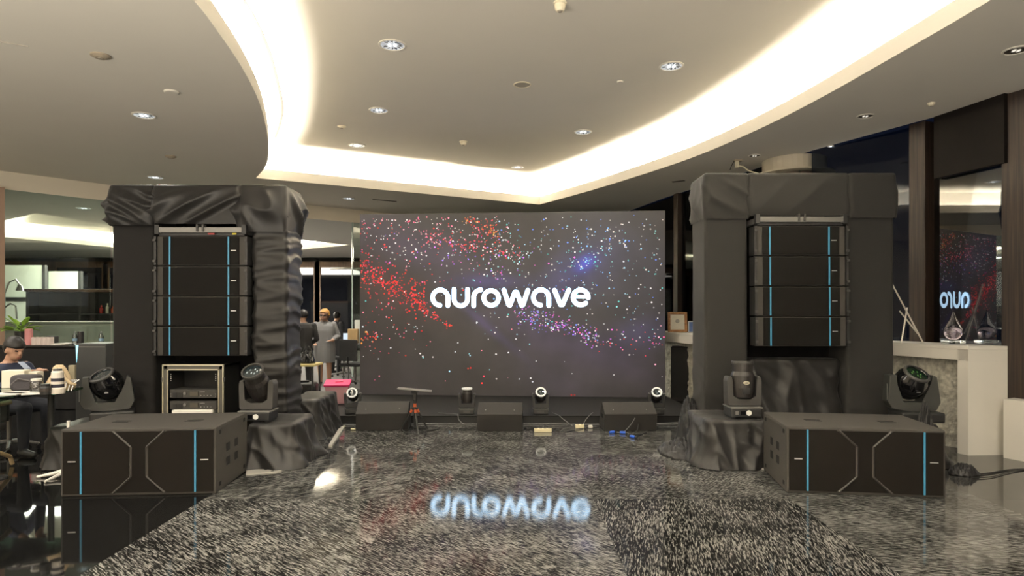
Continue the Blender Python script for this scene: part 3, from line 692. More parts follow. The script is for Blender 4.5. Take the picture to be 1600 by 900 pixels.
# ================================================================== MOVING LIGHTS
def axis_m(c, ax, roll=0):
    z = Vector(ax).normalized(); x = Vector((0, 1, 0)).cross(z)
    if x.length < .1: x = Vector((1, 0, 0))
    x.normalize(); y = z.cross(x)
    return Matrix.Translation(c) @ Matrix((x, y, z)).transposed().to_4x4()
LENS = mat('lens_glass', (.02, .03, .035), .05, coat=1, spec=.9)
LENSG = mat('lens_green', (.01, .03, .015), .05, coat=1, spec=.9)
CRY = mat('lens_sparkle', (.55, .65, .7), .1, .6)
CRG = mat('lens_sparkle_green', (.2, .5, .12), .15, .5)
def spot_light(label, loc, rz, ax, badge=True):
    t = thing('moving_head_light', label, 'stage light', loc, rz, 'large moving head lights')
    obj('base', bx(B(), (0, 0, .055), (.30, .24, .085), 0, .012), BLK, t); obj('base_plate', bx(B(), (0, 0, .104), (.31, .25, .014), 0, .004), STEEL, t)
    for sx in (-.12, .12): obj('foot', bx(B(), (sx, 0, .007), (.04, .2, .014)), BLK, t)
    bm = B(); lathe(bm, [(.026, 0), (.026, .006)], 18, Matrix.Translation((.02, -.119, .055)) @ Matrix.Rotation(PI/2, 4, 'X')); obj('dial', bm, mat('dial_white', (.8, .8, .75), .4), t)
    obj('screen', bx(B(), (-.035, -.121, .055), (.045, .006, .035)), GLOSSBLK, t); obj('socket', bx(B(), (-.095, -.121, .055), (.03, .006, .035)), STEEL, t)
    bm = B(); prism(bm, [(-.165, .13), (-.155, .115), (.155, .115), (.165, .13), (.17, .36), (.158, .40), (.125, .40), (.115, .36), (.115, .21), (.06, .175), (-.06, .175), (-.115, .21), (-.115, .36), (-.125, .40), (-.158, .40), (-.17, .36)], -.065, .065, XZ, .006)
    obj('yoke', bm, GREYPL, t)
    bm = B(); M = axis_m((0, 0, .345), ax)
    lathe(bm, [(.05, -.165), (.095, -.15), (.112, -.06), (.112, .06), (.098, .10), (.098, .185), (.10, .19), (.10, .20), (.088, .20), (.085, .185)], 28, M)
    hd = obj('head', bm, mat('head_black', (.022, .019, .018), .4), t, smooth=False)
    bm = B(); lathe(bm, [(.105, .172), (.108, .19), (.105, .204), (.09, .204)], 28, M, False, False); obj('lens_rim', bm, GREYPL, hd)
    bm = B(); lathe(bm, [(.088, .19), (.06, .198), (.02, .202)], 28, M, False, True); obj('lens', bm, LENS, hd)
    for (u, v) in ((-.02, .01), (.025, .015), (.0, -.03), (.05, -.01), (-.045, -.02), (.03, -.04)):
        bm = B(); sphere(bm, (u, v, .2), (.009, .015, .003), M, 8, 5); obj('sparkle', bm, CRY, hd)
    if badge:
        bm = B(); lathe(bm, [(1, 0), (.9, 1)], 20, Matrix.Translation((0, -.108, .345)) @ Matrix.Rotation(PI/2, 4, 'X') @ Matrix.Diagonal((.033, .016, .012, 1))); obj('badge', bm, mat('badge_pale', (.6, .56, .42), .4), t)
        bm = B(); lathe(bm, [(1, 0), (.9, 1)], 20, Matrix.Translation((0, -.119, .345)) @ Matrix.Rotation(PI/2, 4, 'X') @ Matrix.Diagonal((.022, .006, .002, 1))); obj('badge_bar', bm, BLK, t)
    return t
spot_light('black moving light with lens tilted up, on cloth beside amplifier rack', A(404, 657, 6.30), 0, (-.06, -.62, .78))
h2 = spot_light('black moving light pointing straight up, on cloth at right tower', A(1160, 651, 6.32), 0, (.02, .05, 1))
obj('vent_window', bx(B(), (0, -.106, .265), (.075, .02, .06), 0, .004), BLK, h2)
def globe_light(label, loc, rz, ax, lens_mat, spark, sc=1.0):
    t = thing('moving_head_light', label, 'stage light', loc, rz, 'glossy moving head lights'); t.scale = (sc, sc, sc)
    obj('base', bx(B(), (.05, 0, .05), (.40, .30, .10), 0, .02), BLK, t)
    bm = B(); prism(bm, [(-.22, .455), (-.24, .19), (-.2, .125), (-.06, .105), (.11, .105), (.21, .112), (.25, .19), (.215, .44), (.175, .46), (.157, .36), (.075, .185), (-.1, .185), (-.16, .36), (-.157, .46)], -.07, .07, XZ, .006)
    obj('yoke', bm, mat('yoke_grey', (.045, .046, .042), .5), t)
    obj('yoke_trim', bx(B(), (-.243, -.05, .29), (.006, .012, .16)), STEEL, t)
    M = axis_m((0, 0, .375), ax); bm = B()
    lathe(bm, [(.03, -.155), (.095, -.145), (.14, -.09), (.155, 0), (.145, .07), (.118, .115), (.118, .125), (.10, .125), (.098, .11)], 32, M)
    hd = obj('head', bm, GLOSSBLK, t, smooth=True)
    bm = B(); lathe(bm, [(.122, .105), (.126, .12), (.12, .132), (.10, .132)], 32, M, False, False); obj('lens_rim', bm, GREYPL, hd, smooth=True)
    bm = B(); lathe(bm, [(.1, .117), (.06, .122), (.02, .124)], 32, M, False, True); obj('lens', bm, lens_mat, hd)
    for (u, v) in ((-.03, .02), (.01, .03), (.035, .0), (0, -.03), (-.05, -.01), (.02, -.05)):
        bm = B(); sphere(bm, (u, v, .124), (.008, .013, .003), M, 8, 5); obj('sparkle', bm, spark, hd)
    obj('badge', bx(B(), (0, -.152, .30), (.035, .006, .006)), SILVER, hd)
    return t
g1 = C(1428, 661, .405); globe_light('glossy black globe moving light with green lens, beside white counter', (3.96, 6.36, .405), math.radians(-6), (.22, -.55, .80), LENSG, CRG)
globe_light('glossy black globe moving light behind left subwoofer, beside glass table', (-4.12, 6.52, .385), math.radians(28), (-.42, -.35, .84), LENS, GREYPL, .97)

def beam_light(label, loc, rz, ax, rim=True):
    t = thing('beam_light', label, 'stage light', loc, rz, 'small moving head beam lights')
    obj('base', bx(B(), (0, 0, .035), (.20, .18, .06), 0, .008), BLK, t); obj('base_plate', bx(B(), (0, 0, .072), (.215, .19, .012), 0, .003), GREYPL, t)
    obj('socket', bx(B(), (0, -.092, .035), (.09, .006, .035)), GREYPL, t)
    bm = B(); prism(bm, [(-.105, .095), (-.095, .08), (.095, .08), (.105, .095), (.118, .25), (.105, .275), (.09, .275), (.08, .25), (.078, .14), (-.078, .14), (-.08, .25), (-.09, .275), (-.105, .275), (-.118, .25)], -.04, .04, XZ, .004); obj('yoke', bm, BLK, t)
    for s in (-1, 1): obj('pivot_cap', bx(B(), (s*.106, 0, .25), (.02, .085, .055), 0, .008), GREYPL, t)
    M = axis_m((0, 0, .245), ax); bm = B()
    lathe(bm, [(.03, -.10), (.06, -.095), (.072, -.04), (.072, .03), (.064, .06), (.066, .095), (.05, .095), (.048, .08)], 24, M); hd = obj('head', bm, mat('head_black', (.022, .019, .018), .4), t)
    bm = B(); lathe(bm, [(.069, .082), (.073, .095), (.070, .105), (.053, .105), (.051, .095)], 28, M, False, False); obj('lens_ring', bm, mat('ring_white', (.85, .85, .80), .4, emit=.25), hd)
    bm = B(); lathe(bm, [(.053, .093), (.02, .098)], 24, M, False, True); obj('lens', bm, LENS, hd)
    for (u, v) in ((-.012, .01), (.016, .0), (0, -.018)):
        bm = B(); sphere(bm, (u, v, .099), (.007, .007, .003), M, 8, 5); obj('sparkle', bm, CRY, hd)
    return t
beam_light('small black beam light with white ring, behind left floor monitor by pink bin', (-2.17, 8.72, .10), .3, (-.15, -.85, .45))
bu = beam_light('small black beam light pointing up, between left and middle floor monitors', (-.61, 8.68, .10), 0, (0, .02, 1))
beam_light('small black beam light with white ring, right of middle floor monitor', (.387, 8.68, .10), 0, (.02, -.80, .60))
beam_light('small black beam light with white ring, behind right floor monitor', (1.96, 8.68, .10), -.15, (.0, -.80, .60))

# ================================================================== FLOOR MONITORS
def wedge(label, x, y, rz, wd):
    t = thing('floor_monitor', label, 'speaker', (x, y, 0), rz, 'floor monitors')
    M = Matrix(((0, 0, 1, 0), (1, 0, 0, 0), (0, 1, 0, 0), (0, 0, 0, 1)))
    bm = B(); prism(bm, [(.03, 0), (0, .215), (.20, .335), (.24, .335), (.42, .05), (.40, 0)], -wd/2, wd/2, M, .006)
    obj('cabinet', bm, mat('wedge_paint', (.029, .027, .0255), .6, spec=.2, bump=.3, bscale=300), t)
    g = obj('grille', bx(B(), (0, 0, 0), (wd-.06, .31, .012), 0, .002), GRILLE, t, (0, .335, .197)); g.rotation_euler = (math.radians(-57.7), 0, 0)
    for s in (-1, 1): obj('handle_cup', bx(B(), (s*wd/2, .2, .17), (.008, .12, .05), 0, .003), mat('cup_black', (.003, .003, .003), .9), t)
    for s in (-1, 1):
        bm = B(); lathe(bm, [(.008, 0), (.006, .004)], 10, Matrix.Translation((s*wd*.32, .07, .259)) @ Matrix.Rotation(math.radians(31), 4, 'X')); obj('screw', bm, STEEL, t)
    return t
wedge('black floor monitor left of the three, beside the tripod', -1.62, 7.97, math.radians(4), .65)
wedge('middle black floor monitor between two small beam lights', -.155, 7.90, math.radians(-3), .56)
wedge('black floor monitor right of the three, above blue connectors', 1.475, 7.93, math.radians(2), .655)

# ================================================================== TRIPOD WITH TRAY
tp = thing('tripod_stand', 'black tripod with orange collars holding a flat tray beside left monitor', 'tripod', (-1.20, 7.90, 0))
ORANGE = mat('orange_collar', (.55, .10, .03), .5)
bm = B(); tube(bm, [(0, 0, .05), (0, 0, .46)], .014, 10); obj('column', bm, BLK, tp)
for a in (-70, 40, 165):
    a = math.radians(a); ca, sa = math.cos(a), math.sin(a)
    bm = B(); tube(bm, [(.02*ca, .02*sa, .30), (.10*ca, .10*sa, .16), (.19*ca, .19*sa, .008)], [.014, .013, .010], 8); lg = obj('leg', bm, BLK, tp)
    bm = B(); tube(bm, [(.035*ca, .035*sa, .275), (.055*ca, .055*sa, .24)], .017, 8); obj('collar', bm, ORANGE, lg)
    bm = B(); sphere(bm, (.195*ca, .195*sa, .011), (.02, .02, .010)); obj('rubber_foot', bm, BLK, lg)
bm = B(); tube(bm, [(0, 0, .31), (0, 0, .35)], .022, 10); obj('orange_ring', bm, ORANGE, tp)
bm = B(); bx(bm, (0, 0, .43), (.05, .06, .09), 0, .01); bx(bm, (.0, -.02, .495), (.07, .07, .03), 0, .006); obj('head', bm, BLK, tp)
tr = obj('tray', bx(B(), (0, 0, 0), (.42, .30, .014), 0, .005), mat('tray_grey', (.20, .19, .18), .4), tp, (0, .0, .522)); tr.rotation_euler = (math.radians(-4), math.radians(6), math.radians(6))

# ================================================================== CABLES, POWER STRIPS, CONNECTORS
def cable(name, label, pts, r=.007, m=CABLE, cat='cable'):
    bm = B(); P = []
    pts = [Vector(p) for p in pts]
    for i in range(len(pts)-1):
        p0, p1, p2, p3 = pts[max(i-1, 0)], pts[i], pts[i+1], pts[min(i+2, len(pts)-1)]
        for k in range(6):
            t = k/6; P.append(.5*((2*p1)+(p2-p0)*t+(2*p0-5*p1+4*p2-p3)*t*t+(3*p1-p0-3*p2+p3)*t**3))
    P.append(pts[-1]); tube(bm, P, r, 6); return tag(obj(name, bm, m, smooth=True), label, cat)
GREYC = mat('grey_cable', (.13, .13, .13), .5)
cable('power_cable', 'grey cable lying along the foot of the stage front', [(-2.2, 8.33, .008), (-1.5, 8.42, .008), (-.9, 8.40, .008), (-.2, 8.38, .008), (.5, 8.40, .008), (1.2, 8.36, .008), (1.9, 8.42, .008), (2.35, 8.6, .008)], .008, GREYC)
cable('signal_cable', 'thin cable looping from stage deck down to left floor', [(-1.0, 8.7, .107), (-.75, 8.60, .107), (-.72, 8.5, .107), (-.70, 8.46, .05), (-.62, 8.40, .008), (-.45, 8.38, .008)], .005, GREYC)
cable('signal_cable', 'thin cable hanging over the stage edge toward the small power strip, left one', [(.55, 8.7, .107), (.62, 8.5, .107), (.68, 8.46, .06), (.78, 8.3, .008), (.84, 8.24, .012)], .005, GREYC)
cable('signal_cable', 'thin cable hanging over the stage edge toward the small power strip, right one', [(1.1, 8.72, .107), (1.03, 8.5, .107), (.98, 8.46, .06), (.92, 8.34, .008), (.89, 8.24, .012)], .005, GREYC)
cable('power_cable', 'black cable running from the long power strip to the right', [(.50, 7.93, .012), (.58, 7.96, .008), (.66, 7.86, .008), (.74, 7.93, .008), (.9, 8.1, .008)], .005)
cable('power_cable', 'black cable bundle curving off the stage to right tower cloth', [(1.9, 8.34, .012), (2.15, 8.36, .012), (2.3, 8.5, .014), (2.42, 8.75, .114)], .012, GREYC)
cable('power_cable', 'black cable on grey floor trailing from right subwoofer out of frame', [(4.08, 5.78, .012), (4.35, 5.86, .008), (4.7, 6.0, .008), (5.1, 6.02, .008)], .007)
cable('power_cable', 'thinner black cable on grey floor right of the right subwoofer', [(4.10, 5.70, .012), (4.3, 5.74, .008), (4.62, 5.92, .008), (5.0, 6.08, .008)], .005)
cable('signal_cable', 'black cable with pale plug on floor left of left monitor', [(-2.3, 8.42, .008), (-2.2, 8.3, .008), (-2.1, 8.15, .008), (-2.02, 8.2, .008), (-1.98, 8.06, .012)], .006)
cable('signal_cable', 'black cable coiling under the tripod', [(-1.38, 8.05, .008), (-1.34, 7.9, .008), (-1.25, 7.78, .008), (-1.1, 7.82, .008), (-1.05, 7.95, .008), (-.9, 8.1, .008)], .006)
for i, (q, lb) in enumerate((((-2.36, 8.36, .012), 'pale plug at the stage corner beside the cloth heap'), ((-2.16, 8.22, .012), 'pale plug on granite near stage corner'), ((-1.99, 8.02, .013), 'yellowish plug at foot of left floor monitor'), ((-.06+.0, 7.90, 0), ''))):
    if lb:
        bm = B(); tube(bm, [(0, -.03, 0), (0, .03, 0)], .011, 8); tag(obj('cable_plug', bm, CREAM, None, q, .5*i+.3), lb, 'plug')
def strip(label, c, rz, n, wd):
    t = thing('power_strip', label, 'power strip', c, rz); obj('body', bx(B(), (0, 0, .022), (wd, .058, .042), 0, .006), CREAM, t)
    for k in range(n): obj('socket', bx(B(), (-wd/2+wd*(k+.5)/n, -.006, .0435), (wd/n*.62, .034, .004), 0, .001), mat('socket_shadow', (.30, .26, .16), .6), t)
strip('long cream power strip on the granite in front of the stage', (.38, 7.90, 0), .02, 4, .215)
strip('short cream power strip at the foot of the stage', (.865, 8.17, 0), -.02, 2, .11)
bm = B(); bx(bm, (0, 0, .02), (.05, .04, .035), .3, .008); tag(obj('white_adapter', bm, WHITE, None, (1.00, 8.16, 0)), 'small white adapter right of the short power strip', 'adapter')
CBL = mat('connector_blue', (.03, .12, .62), .4)
for (x, y, a, lb) in ((1.22, 7.80, .5, 'left blue power connector on floor before right monitor'), (1.35, 7.78, -.4, 'middle blue power connector on floor before right monitor'), (1.42, 7.52, -.9, 'nearest blue power connector before right monitor')):
    t = thing('power_connector', lb, 'connector', (x, y, 0), a, 'blue connectors')
    bm = B(); tube(bm, [(-.04, 0, .017), (.0, 0, .017), (.03, 0, .017)], [.013, .017, .016], 10); obj('shell', bm, CBL, t)
    bm = B(); tube(bm, [(.03, 0, .017), (.06, 0, .014)], .010, 8); obj('gland', bm, BLK, t)
cable('power_cable', 'black cable from right monitor down to the left blue connector', [(1.52, 7.915, .17), (1.46, 7.86, .10), (1.36, 7.80, .02), (1.28, 7.82, .012)], .005, GREYC)
cable('power_cable', 'black tangle of cable beside the blue connectors', [(1.56, 7.9, .10), (1.53, 7.84, .02), (1.45, 7.72, .008), (1.6, 7.76, .008), (1.66, 7.86, .012), (1.55, 7.7, .010), (1.46, 7.55, .012)], .006)

# ================================================================== COUNTER ON THE RIGHT
CF = [(2.35, 11.4), (2.6, 10.7), (2.84, 9.6), (3.55, 8.45), (4.40, 7.45), (4.72, 6.62)]
def off_line(P, d):
    out = []
    for i in range(len(P)):
        a = Vector(P[max(i-1, 0)]); b_ = Vector(P[min(i+1, len(P)-1)]); t_ = (b_-a).normalized(); n = Vector((-t_.y, t_.x))
        out.append((P[i][0]+n.x*d, P[i][1]+n.y*d))
    return out
CBk = off_line(CF, .47); CBk[-1] = (5.16, 6.64)
ct = thing('display_counter', 'long white counter with waterfall end along the right windows', 'counter', (0, 0, 0))
bm = B(); prism(bm, CF+CBk[::-1], 1.09, 1.13, None, .003); obj('worktop', bm, WHITE, ct)
bm = B(); wallpoly = CF+off_line(CF, .04)[::-1]; prism(bm, wallpoly, .98, 1.0895); obj('front_apron', bm, WHITE, ct)
e0, e1 = Vector(CF[-1]), Vector(CBk[-1]); dv = Vector(CF[-2])-e0; dv.normalize()
bm = B(); prism(bm, [tuple(e0), tuple(e1), tuple(e1+dv*.11), tuple(e0+dv*.11)], 0, 1.0895-.11); obj('end_panel', bm, WHITE, ct)
bm = B(); prism(bm, [tuple(e0+Vector((.0, -.0))), tuple(e1), tuple(e1+dv*.11), tuple(e0+dv*.11)], .98, 1.0895); obj('end_cap', bm, WHITE, ct)
# rough pale stone facing below the counter
SL = off_line(CF, .26)
bm = B(); nz = 44
segs = []
for i in range(len(SL)-1):
    a, b_ = Vector(SL[i]), Vector(SL[i+1]); n = max(2, int((b_-a).length/.022))
    for k in range(n): segs.append(a.lerp(b_, k/n))
segs.append(Vector(SL[-1])); g = []
for j in range(nz+1):
    row = []
    for i, p in enumerate(segs):
        z = .97*j/nz; v = noise.fractal(Vector((i*.022*9, z*7, 2)), 1, 2, 4); d = .05*max(0, N(i*.022*13, z*11, 7)-.05)+.02*v*(1 if z < .55 or N(z*3, 1, 1) > 0 else .4)
        a = segs[max(i-1, 0)]; c_ = segs[min(i+1, len(segs)-1)]; t_ = (c_-a).normalized(); nn = Vector((t_.y, -t_.x))
        row.append(bm.verts.new((p.x+nn.x*d, p.y+nn.y*d, z)))
    g.append(row)
for j in range(nz):
    for i in range(len(segs)-1): bm.faces.new((g[j][i], g[j][i+1], g[j+1][i+1], g[j+1][i]))
obj('stone_facing', bm, mat('pale_rough_stone', (.62, .60, .52), .55, noise_amt=.6, nscale=26, bump=1.0, bscale=22), ct)
# picture frames, crystal drop, sticks
def pframe(label, loc, rz, wd, ht, fw, fm, pm):
    t = thing('picture_frame', label, 'picture frame', loc, rz)
    tilt = Matrix.Rotation(math.radians(-8), 4, 'X')
    for s in (-1, 1):
        obj('frame_side', bx(B(), (s*(wd/2-fw/2), 0, ht/2), (fw, .02, ht), 0, .004, tilt), fm, t); obj('frame_rail', bx(B(), (0, 0, ht/2+s*(ht/2-fw/2)), (wd-2*fw, .02, fw), 0, .004, tilt), fm, t)
    obj('print', bx(B(), (0, .003, ht/2), (wd-2*fw, .008, ht-2*fw), 0, 0, tilt), pm, t); return t
FB = wood('honey_wood', (.20, .09, .03), (.38, .19, .07), .35, (30, 30, 30))
pf = pframe('brown wooden frame with a pale certificate on far end of white counter', (2.79, 10.78, 1.132), math.radians(-8), .32, .345, .045, FB, mat('certificate', (.70, .66, .55), .5, noise_amt=.12, nscale=30))
bm = B(); lathe(bm, [(.035, 0), (.03, .004)], 20, Matrix.Rotation(math.radians(-8), 4, 'X') @ Matrix.Translation((0, -.003, .19)) @ Matrix.Rotation(PI/2, 4, 'X')); obj('seal', bm, mat('seal_grey', (.4, .38, .34), .5), pf)
pframe('small blue and white framed photo right of the wooden frame', (3.0, 10.66, 1.132), math.radians(-12), .125, .19, .014, mat('silver_frame', (.5, .52, .55), .3, .7), mat('blue_print', (.06, .12, .32), .4, noise_amt=.5, nscale=12))
cr = thing('crystal_trophy', 'clear teardrop crystal trophy on clear base at counter end', 'trophy', (4.86, 7.05, 1.132), .3)
bm = B(); lathe(bm, [(.03, .045), (.066, .065), (.09, .11), (.088, .16), (.06, .225), (.03, .29), (.012, .34), (.003, .375)], 24); obj('drop', bm, mat('crystal', (.95, .92, .97), .02, trans=1), cr, smooth=True)
bm = B(); lathe(bm, [(.02, .06), (.055, .08), (.065, .12), (.05, .16), (.01, .2)], 20); obj('drop_core', bm, mat('crystal_tint', (.88, .8, .9), .05, trans=1), cr, smooth=True)
obj('base', bx(B(), (0, 0, .02), (.20, .13, .04), 0, .005), mat('crystal_base', (.8, .85, .82), .05, trans=1), cr)
ez = thing('display_easel', 'folded pale metal easel sticks leaning behind right tower', 'easel', (4.66, 7.35, 1.132), 0)
PALE = mat('pale_metal', (.72, .68, .62), .35, .4)
for p, q in (((-.30, .0, .68), (.06, .0, .0)), ((-.19, .03, .36), (.02, .03, .10)), ((-.20, -.02, .0), (-.11, .02, .40))):
    bm = B(); tube(bm, [p, q], .009, 8); obj('rod', bm, PALE, ez)
# black loudspeaker under the counter
ls = thing('loudspeaker', 'tall black loudspeaker standing under the counter right of the video wall', 'speaker', (2.86, 10.72, 0), math.radians(-6))
bm = B(); prism(bm, [(-.22, -.18), (.22, -.18), (.16, .16), (-.16, .16)], .0, .90, None, .012); obj('cabinet', bm, mat('matt_black', (.008, .008, .009), .7), ls); obj('grille', bx(B(), (0, -.183, .47), (.40, .012, .80), 0, .004), mat('matt_black2', (.006, .006, .007), .8), ls)

# ================================================================== CEILING FITTINGS
REFL = mat('reflector_shine_glow', (.70, .72, .74), .25, .3, emit=.42, ecol=(.85, .93, 1))  # glow put into the colour to stand in for bright silver reflections
REFL2 = mat('reflector_dark_streak', (.20, .22, .25), .2, .6)
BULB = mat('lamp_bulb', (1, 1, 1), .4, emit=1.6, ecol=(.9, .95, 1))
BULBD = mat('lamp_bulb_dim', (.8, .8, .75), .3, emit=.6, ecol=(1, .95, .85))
TRIM = mat('lamp_trim', (.72, .68, .6), .5)
def downlight(label, px, py, Z, dpx, lit=True):
    c = C(px, py, Z); r = dpx/2/FPX*c.y*.92
    t = thing('recessed_downlight', label, 'ceiling light', c, 0, 'ceiling downlights')
    bm = B(); lathe(bm, [(r*1.13, -.0005), (r*1.13, -.007), (r*.98, -.011), (r*.95, -.002)], 28, None, False, False); obj('trim_ring', bm, TRIM, t)
    bm = B()
    for k in range(14):     # faceted reflector, darker facets painted as reflection streaks
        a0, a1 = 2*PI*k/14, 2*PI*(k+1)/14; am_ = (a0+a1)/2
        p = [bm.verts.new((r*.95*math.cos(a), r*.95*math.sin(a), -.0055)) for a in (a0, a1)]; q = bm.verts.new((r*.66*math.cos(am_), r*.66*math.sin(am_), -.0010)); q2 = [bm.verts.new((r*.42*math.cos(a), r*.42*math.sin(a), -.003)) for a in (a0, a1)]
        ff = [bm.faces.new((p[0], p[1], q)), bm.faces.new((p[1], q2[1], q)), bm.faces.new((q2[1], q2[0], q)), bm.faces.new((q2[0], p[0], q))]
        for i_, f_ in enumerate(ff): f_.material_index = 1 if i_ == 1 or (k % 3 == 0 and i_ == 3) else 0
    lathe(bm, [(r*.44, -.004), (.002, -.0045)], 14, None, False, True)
    obj('reflector', bm, [REFL, REFL2] if lit else [mat('reflector_dull', (.25, .22, .18), .3, .8), mat('reflector_dull_streak', (.06, .05, .04), .3, .8)], t)
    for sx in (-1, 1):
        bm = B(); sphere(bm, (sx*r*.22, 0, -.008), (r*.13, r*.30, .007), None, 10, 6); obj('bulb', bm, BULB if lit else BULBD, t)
    if lit:
        l = bpy.data.lights.new('downlight_beam', 'SPOT'); l.energy = SPOTW; l.color = (1, .93, .82); l.spot_size = math.radians(110); l.spot_blend = .8; l.shadow_soft_size = r*.7
        lo = bpy.data.objects.new('downlight_beam', l); COL.objects.link(lo); lo.parent = t; lo.location = (0, 0, -.03)
    return t
SPOTW = 130
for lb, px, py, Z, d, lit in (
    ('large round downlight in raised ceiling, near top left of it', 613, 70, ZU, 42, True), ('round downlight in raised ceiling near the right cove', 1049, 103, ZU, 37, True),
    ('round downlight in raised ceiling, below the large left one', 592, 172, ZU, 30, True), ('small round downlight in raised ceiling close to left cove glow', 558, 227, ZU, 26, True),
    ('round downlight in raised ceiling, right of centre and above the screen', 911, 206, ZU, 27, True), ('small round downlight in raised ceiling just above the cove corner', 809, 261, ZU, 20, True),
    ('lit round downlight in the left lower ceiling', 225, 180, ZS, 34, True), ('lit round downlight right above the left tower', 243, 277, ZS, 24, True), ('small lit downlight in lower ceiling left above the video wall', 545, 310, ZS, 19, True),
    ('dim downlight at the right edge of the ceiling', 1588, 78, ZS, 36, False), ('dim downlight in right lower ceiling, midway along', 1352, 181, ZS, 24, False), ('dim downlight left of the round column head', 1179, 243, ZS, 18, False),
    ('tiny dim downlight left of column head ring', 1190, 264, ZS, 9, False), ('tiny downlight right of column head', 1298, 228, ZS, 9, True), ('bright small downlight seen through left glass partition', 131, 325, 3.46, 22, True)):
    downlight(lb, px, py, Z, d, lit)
def detector(label, px, py, Z, dpx, m, h=.05):
    c = C(px, py, Z); r = dpx/2/FPX*c.y; t = thing('smoke_detector', label, 'smoke detector', c)
    bm = B(); lathe(bm, [(r, 0), (r, -.012), (r*.86, -.018)], 24, None, False); obj('base', bm, m, t)
    bm = B(); lathe(bm, [(r*.82, -.018), (r*.78, -h*.7), (r*.55, -h), (.003, -h)], 24, None, False); bd = obj('sensor', bm, m, t)
    bm = B(); lathe(bm, [(r*.34, -h-.001), (r*.3, -h-.006)], 16); obj('lens', bm, mat('sensor_grey', (.3, .26, .2), .5), bd)
CRM = mat('cream_detector', (.75, .68, .52), .5)
detector('cream smoke detector at the top edge of raised ceiling', 875, 4, ZU, 21, CRM, .08)
detector('small cream smoke detector in middle of raised ceiling', 724, 221, ZU, 12, CRM, .06)
detector('tiny cream sensor in raised ceiling near left downlights', 534, 197, ZU, 13, CRM, .03)
TAN = mat('tan_cap', (.36, .30, .22), .7)
detector('tan cap on the left lower ceiling near the frame edge', 157, 86, ZS, 28, TAN, .03)
detector('faint flat plate in the left lower ceiling', 268, 143, ZS, 22, PLASTER, .006)
detector('tan sprinkler cap above left tower', 267, 244, ZS, 16, TAN, .03)
detector('faint small plate in raised ceiling right of centre', 969, 127, ZU, 10, PLASTER, .006)
detector('small white sprinkler in the right lower ceiling', 1455, 161, ZS, 11, CRM, .03)
c = C(816, 132, ZU); t = thing('ceiling_speaker', 'round flush ceiling speaker in centre of raised ceiling', 'speaker', c)
bm = B(); lathe(bm, [(.108, -.001), (.108, -.008), (.098, -.011), (.094, -.005)], 32, None, False, False); obj('rim', bm, CRM, t)
bm = B(); lathe(bm, [(.096, -.004), (.004, -.007)], 32, None, False, True); obj('grille', bm, mat('speaker_cloth', (.42, .38, .31), .8), t)
def slot(label, px, py, wd, dp, rz, Z=ZS, m=None):
    tag(obj('air_slot', bx(B(), (0, 0, -.004), (wd, dp, .008), 0, .002), m or mat('slot_dark', (.10, .085, .065), .8), None, C(px, py, Z), rz), label, 'vent')
slot('thin dark air slot in ceiling left above video wall', 601, 313, .5, .05, .5); slot('dark little slot in right lower ceiling', 1060, 283, .22, .07, -.6); slot('faint square access panel in raised ceiling', 735, 262, .75, .5, .45, ZU, mat('access_panel', (.66, .62, .55), .9))
slot('long faint seam at the far left of ceiling', 10, 66, .30, .006, .55, ZS, mat('seam', (.4, .36, .3), .9))
# small camera bracket with cable by the column head
br = thing('ceiling_bracket', 'small white device hanging from ceiling left of column head', 'device', C(1153, 250, ZS))
obj('plate', bx(B(), (0, 0, -.012), (.12, .08, .024), 0, .004), TAN, br); obj('device', bx(B(), (-.02, -.02, -.07), (.045, .05, .10), 0, .008), CRM, br)
bm = B(); tube(bm, [(-.06, 0, -.02), (-.10, -.01, -.09), (-.12, -.01, -.15)], .006, 6); obj('stub', bm, BLK, br)
bm = B(); p0 = C(1153, 250, ZS)
tube(bm, [(.0, 0, -.09), (.08, 0, -.10), (.16, 0, -.16), (.26, 0, -.19), (.38, .1, -.19), (.50, .2, -.24)], .010, 6); obj('cord', bm, CRM, br)

# ================================================================== PEOPLE
def rings(bm, R, n=20):
    rr = []
    for (x, y, z, rx, ry) in R: rr.append([bm.verts.new((x+rx*math.cos(2*PI*k/n), y+ry*math.sin(2*PI*k/n), z)) for k in range(n)])
    for i in range(len(rr)-1):
        for k in range(n): bm.faces.new((rr[i][k], rr[i][(k+1) % n], rr[i+1][(k+1) % n], rr[i+1][k]))
    bm.faces.new(rr[0][::-1]); bm.faces.new(rr[-1])
def limb(bm, pts, rads):
    pts = [Vector(p) for p in pts]
    for i in range(len(pts)-1):
        tube(bm, [pts[i].lerp(pts[i+1], k/4) for k in range(5)], [rads[i]+(rads[i+1]-rads[i])*k/4 for k in range(5)], 12)
    for p, r in zip(pts, rads): sphere(bm, p, r*.99, None, 12, 8)
def hand(bm, wrist, d, side, curl=.5):
    d = Vector(d).normalized(); up = Vector((0, 0, 1)) if abs(d.z) < .8 else Vector((0, -1, 0)); a = d.cross(up).normalized(); n = a.cross(d).normalized()
    w0 = Vector(wrist); M = Matrix.Translation(w0+d*.045) @ Matrix((d, a, n)).transposed().to_4x4()
    sphere(bm, (0, 0, 0), (.052, .040, .018), M, 12, 8)
    for k, L in enumerate((.062, .072, .068, .052)):
        b0 = w0+d*.085+a*(.030-.020*k); b1 = b0+d*L*.5-n*L*.12*curl; b2 = b1+d*L*.4-n*L*.4*curl
        limb(bm, [b0-d*.03, b0, b1, b2], [.009, .009, .0085, .007])
    t0 = w0+d*.03+a*.035*side; limb(bm, [t0-d*.01-a*.02*side, t0+a*.014*side, t0+d*.03+a*.028*side-n*.008], [.011, .010, .008])
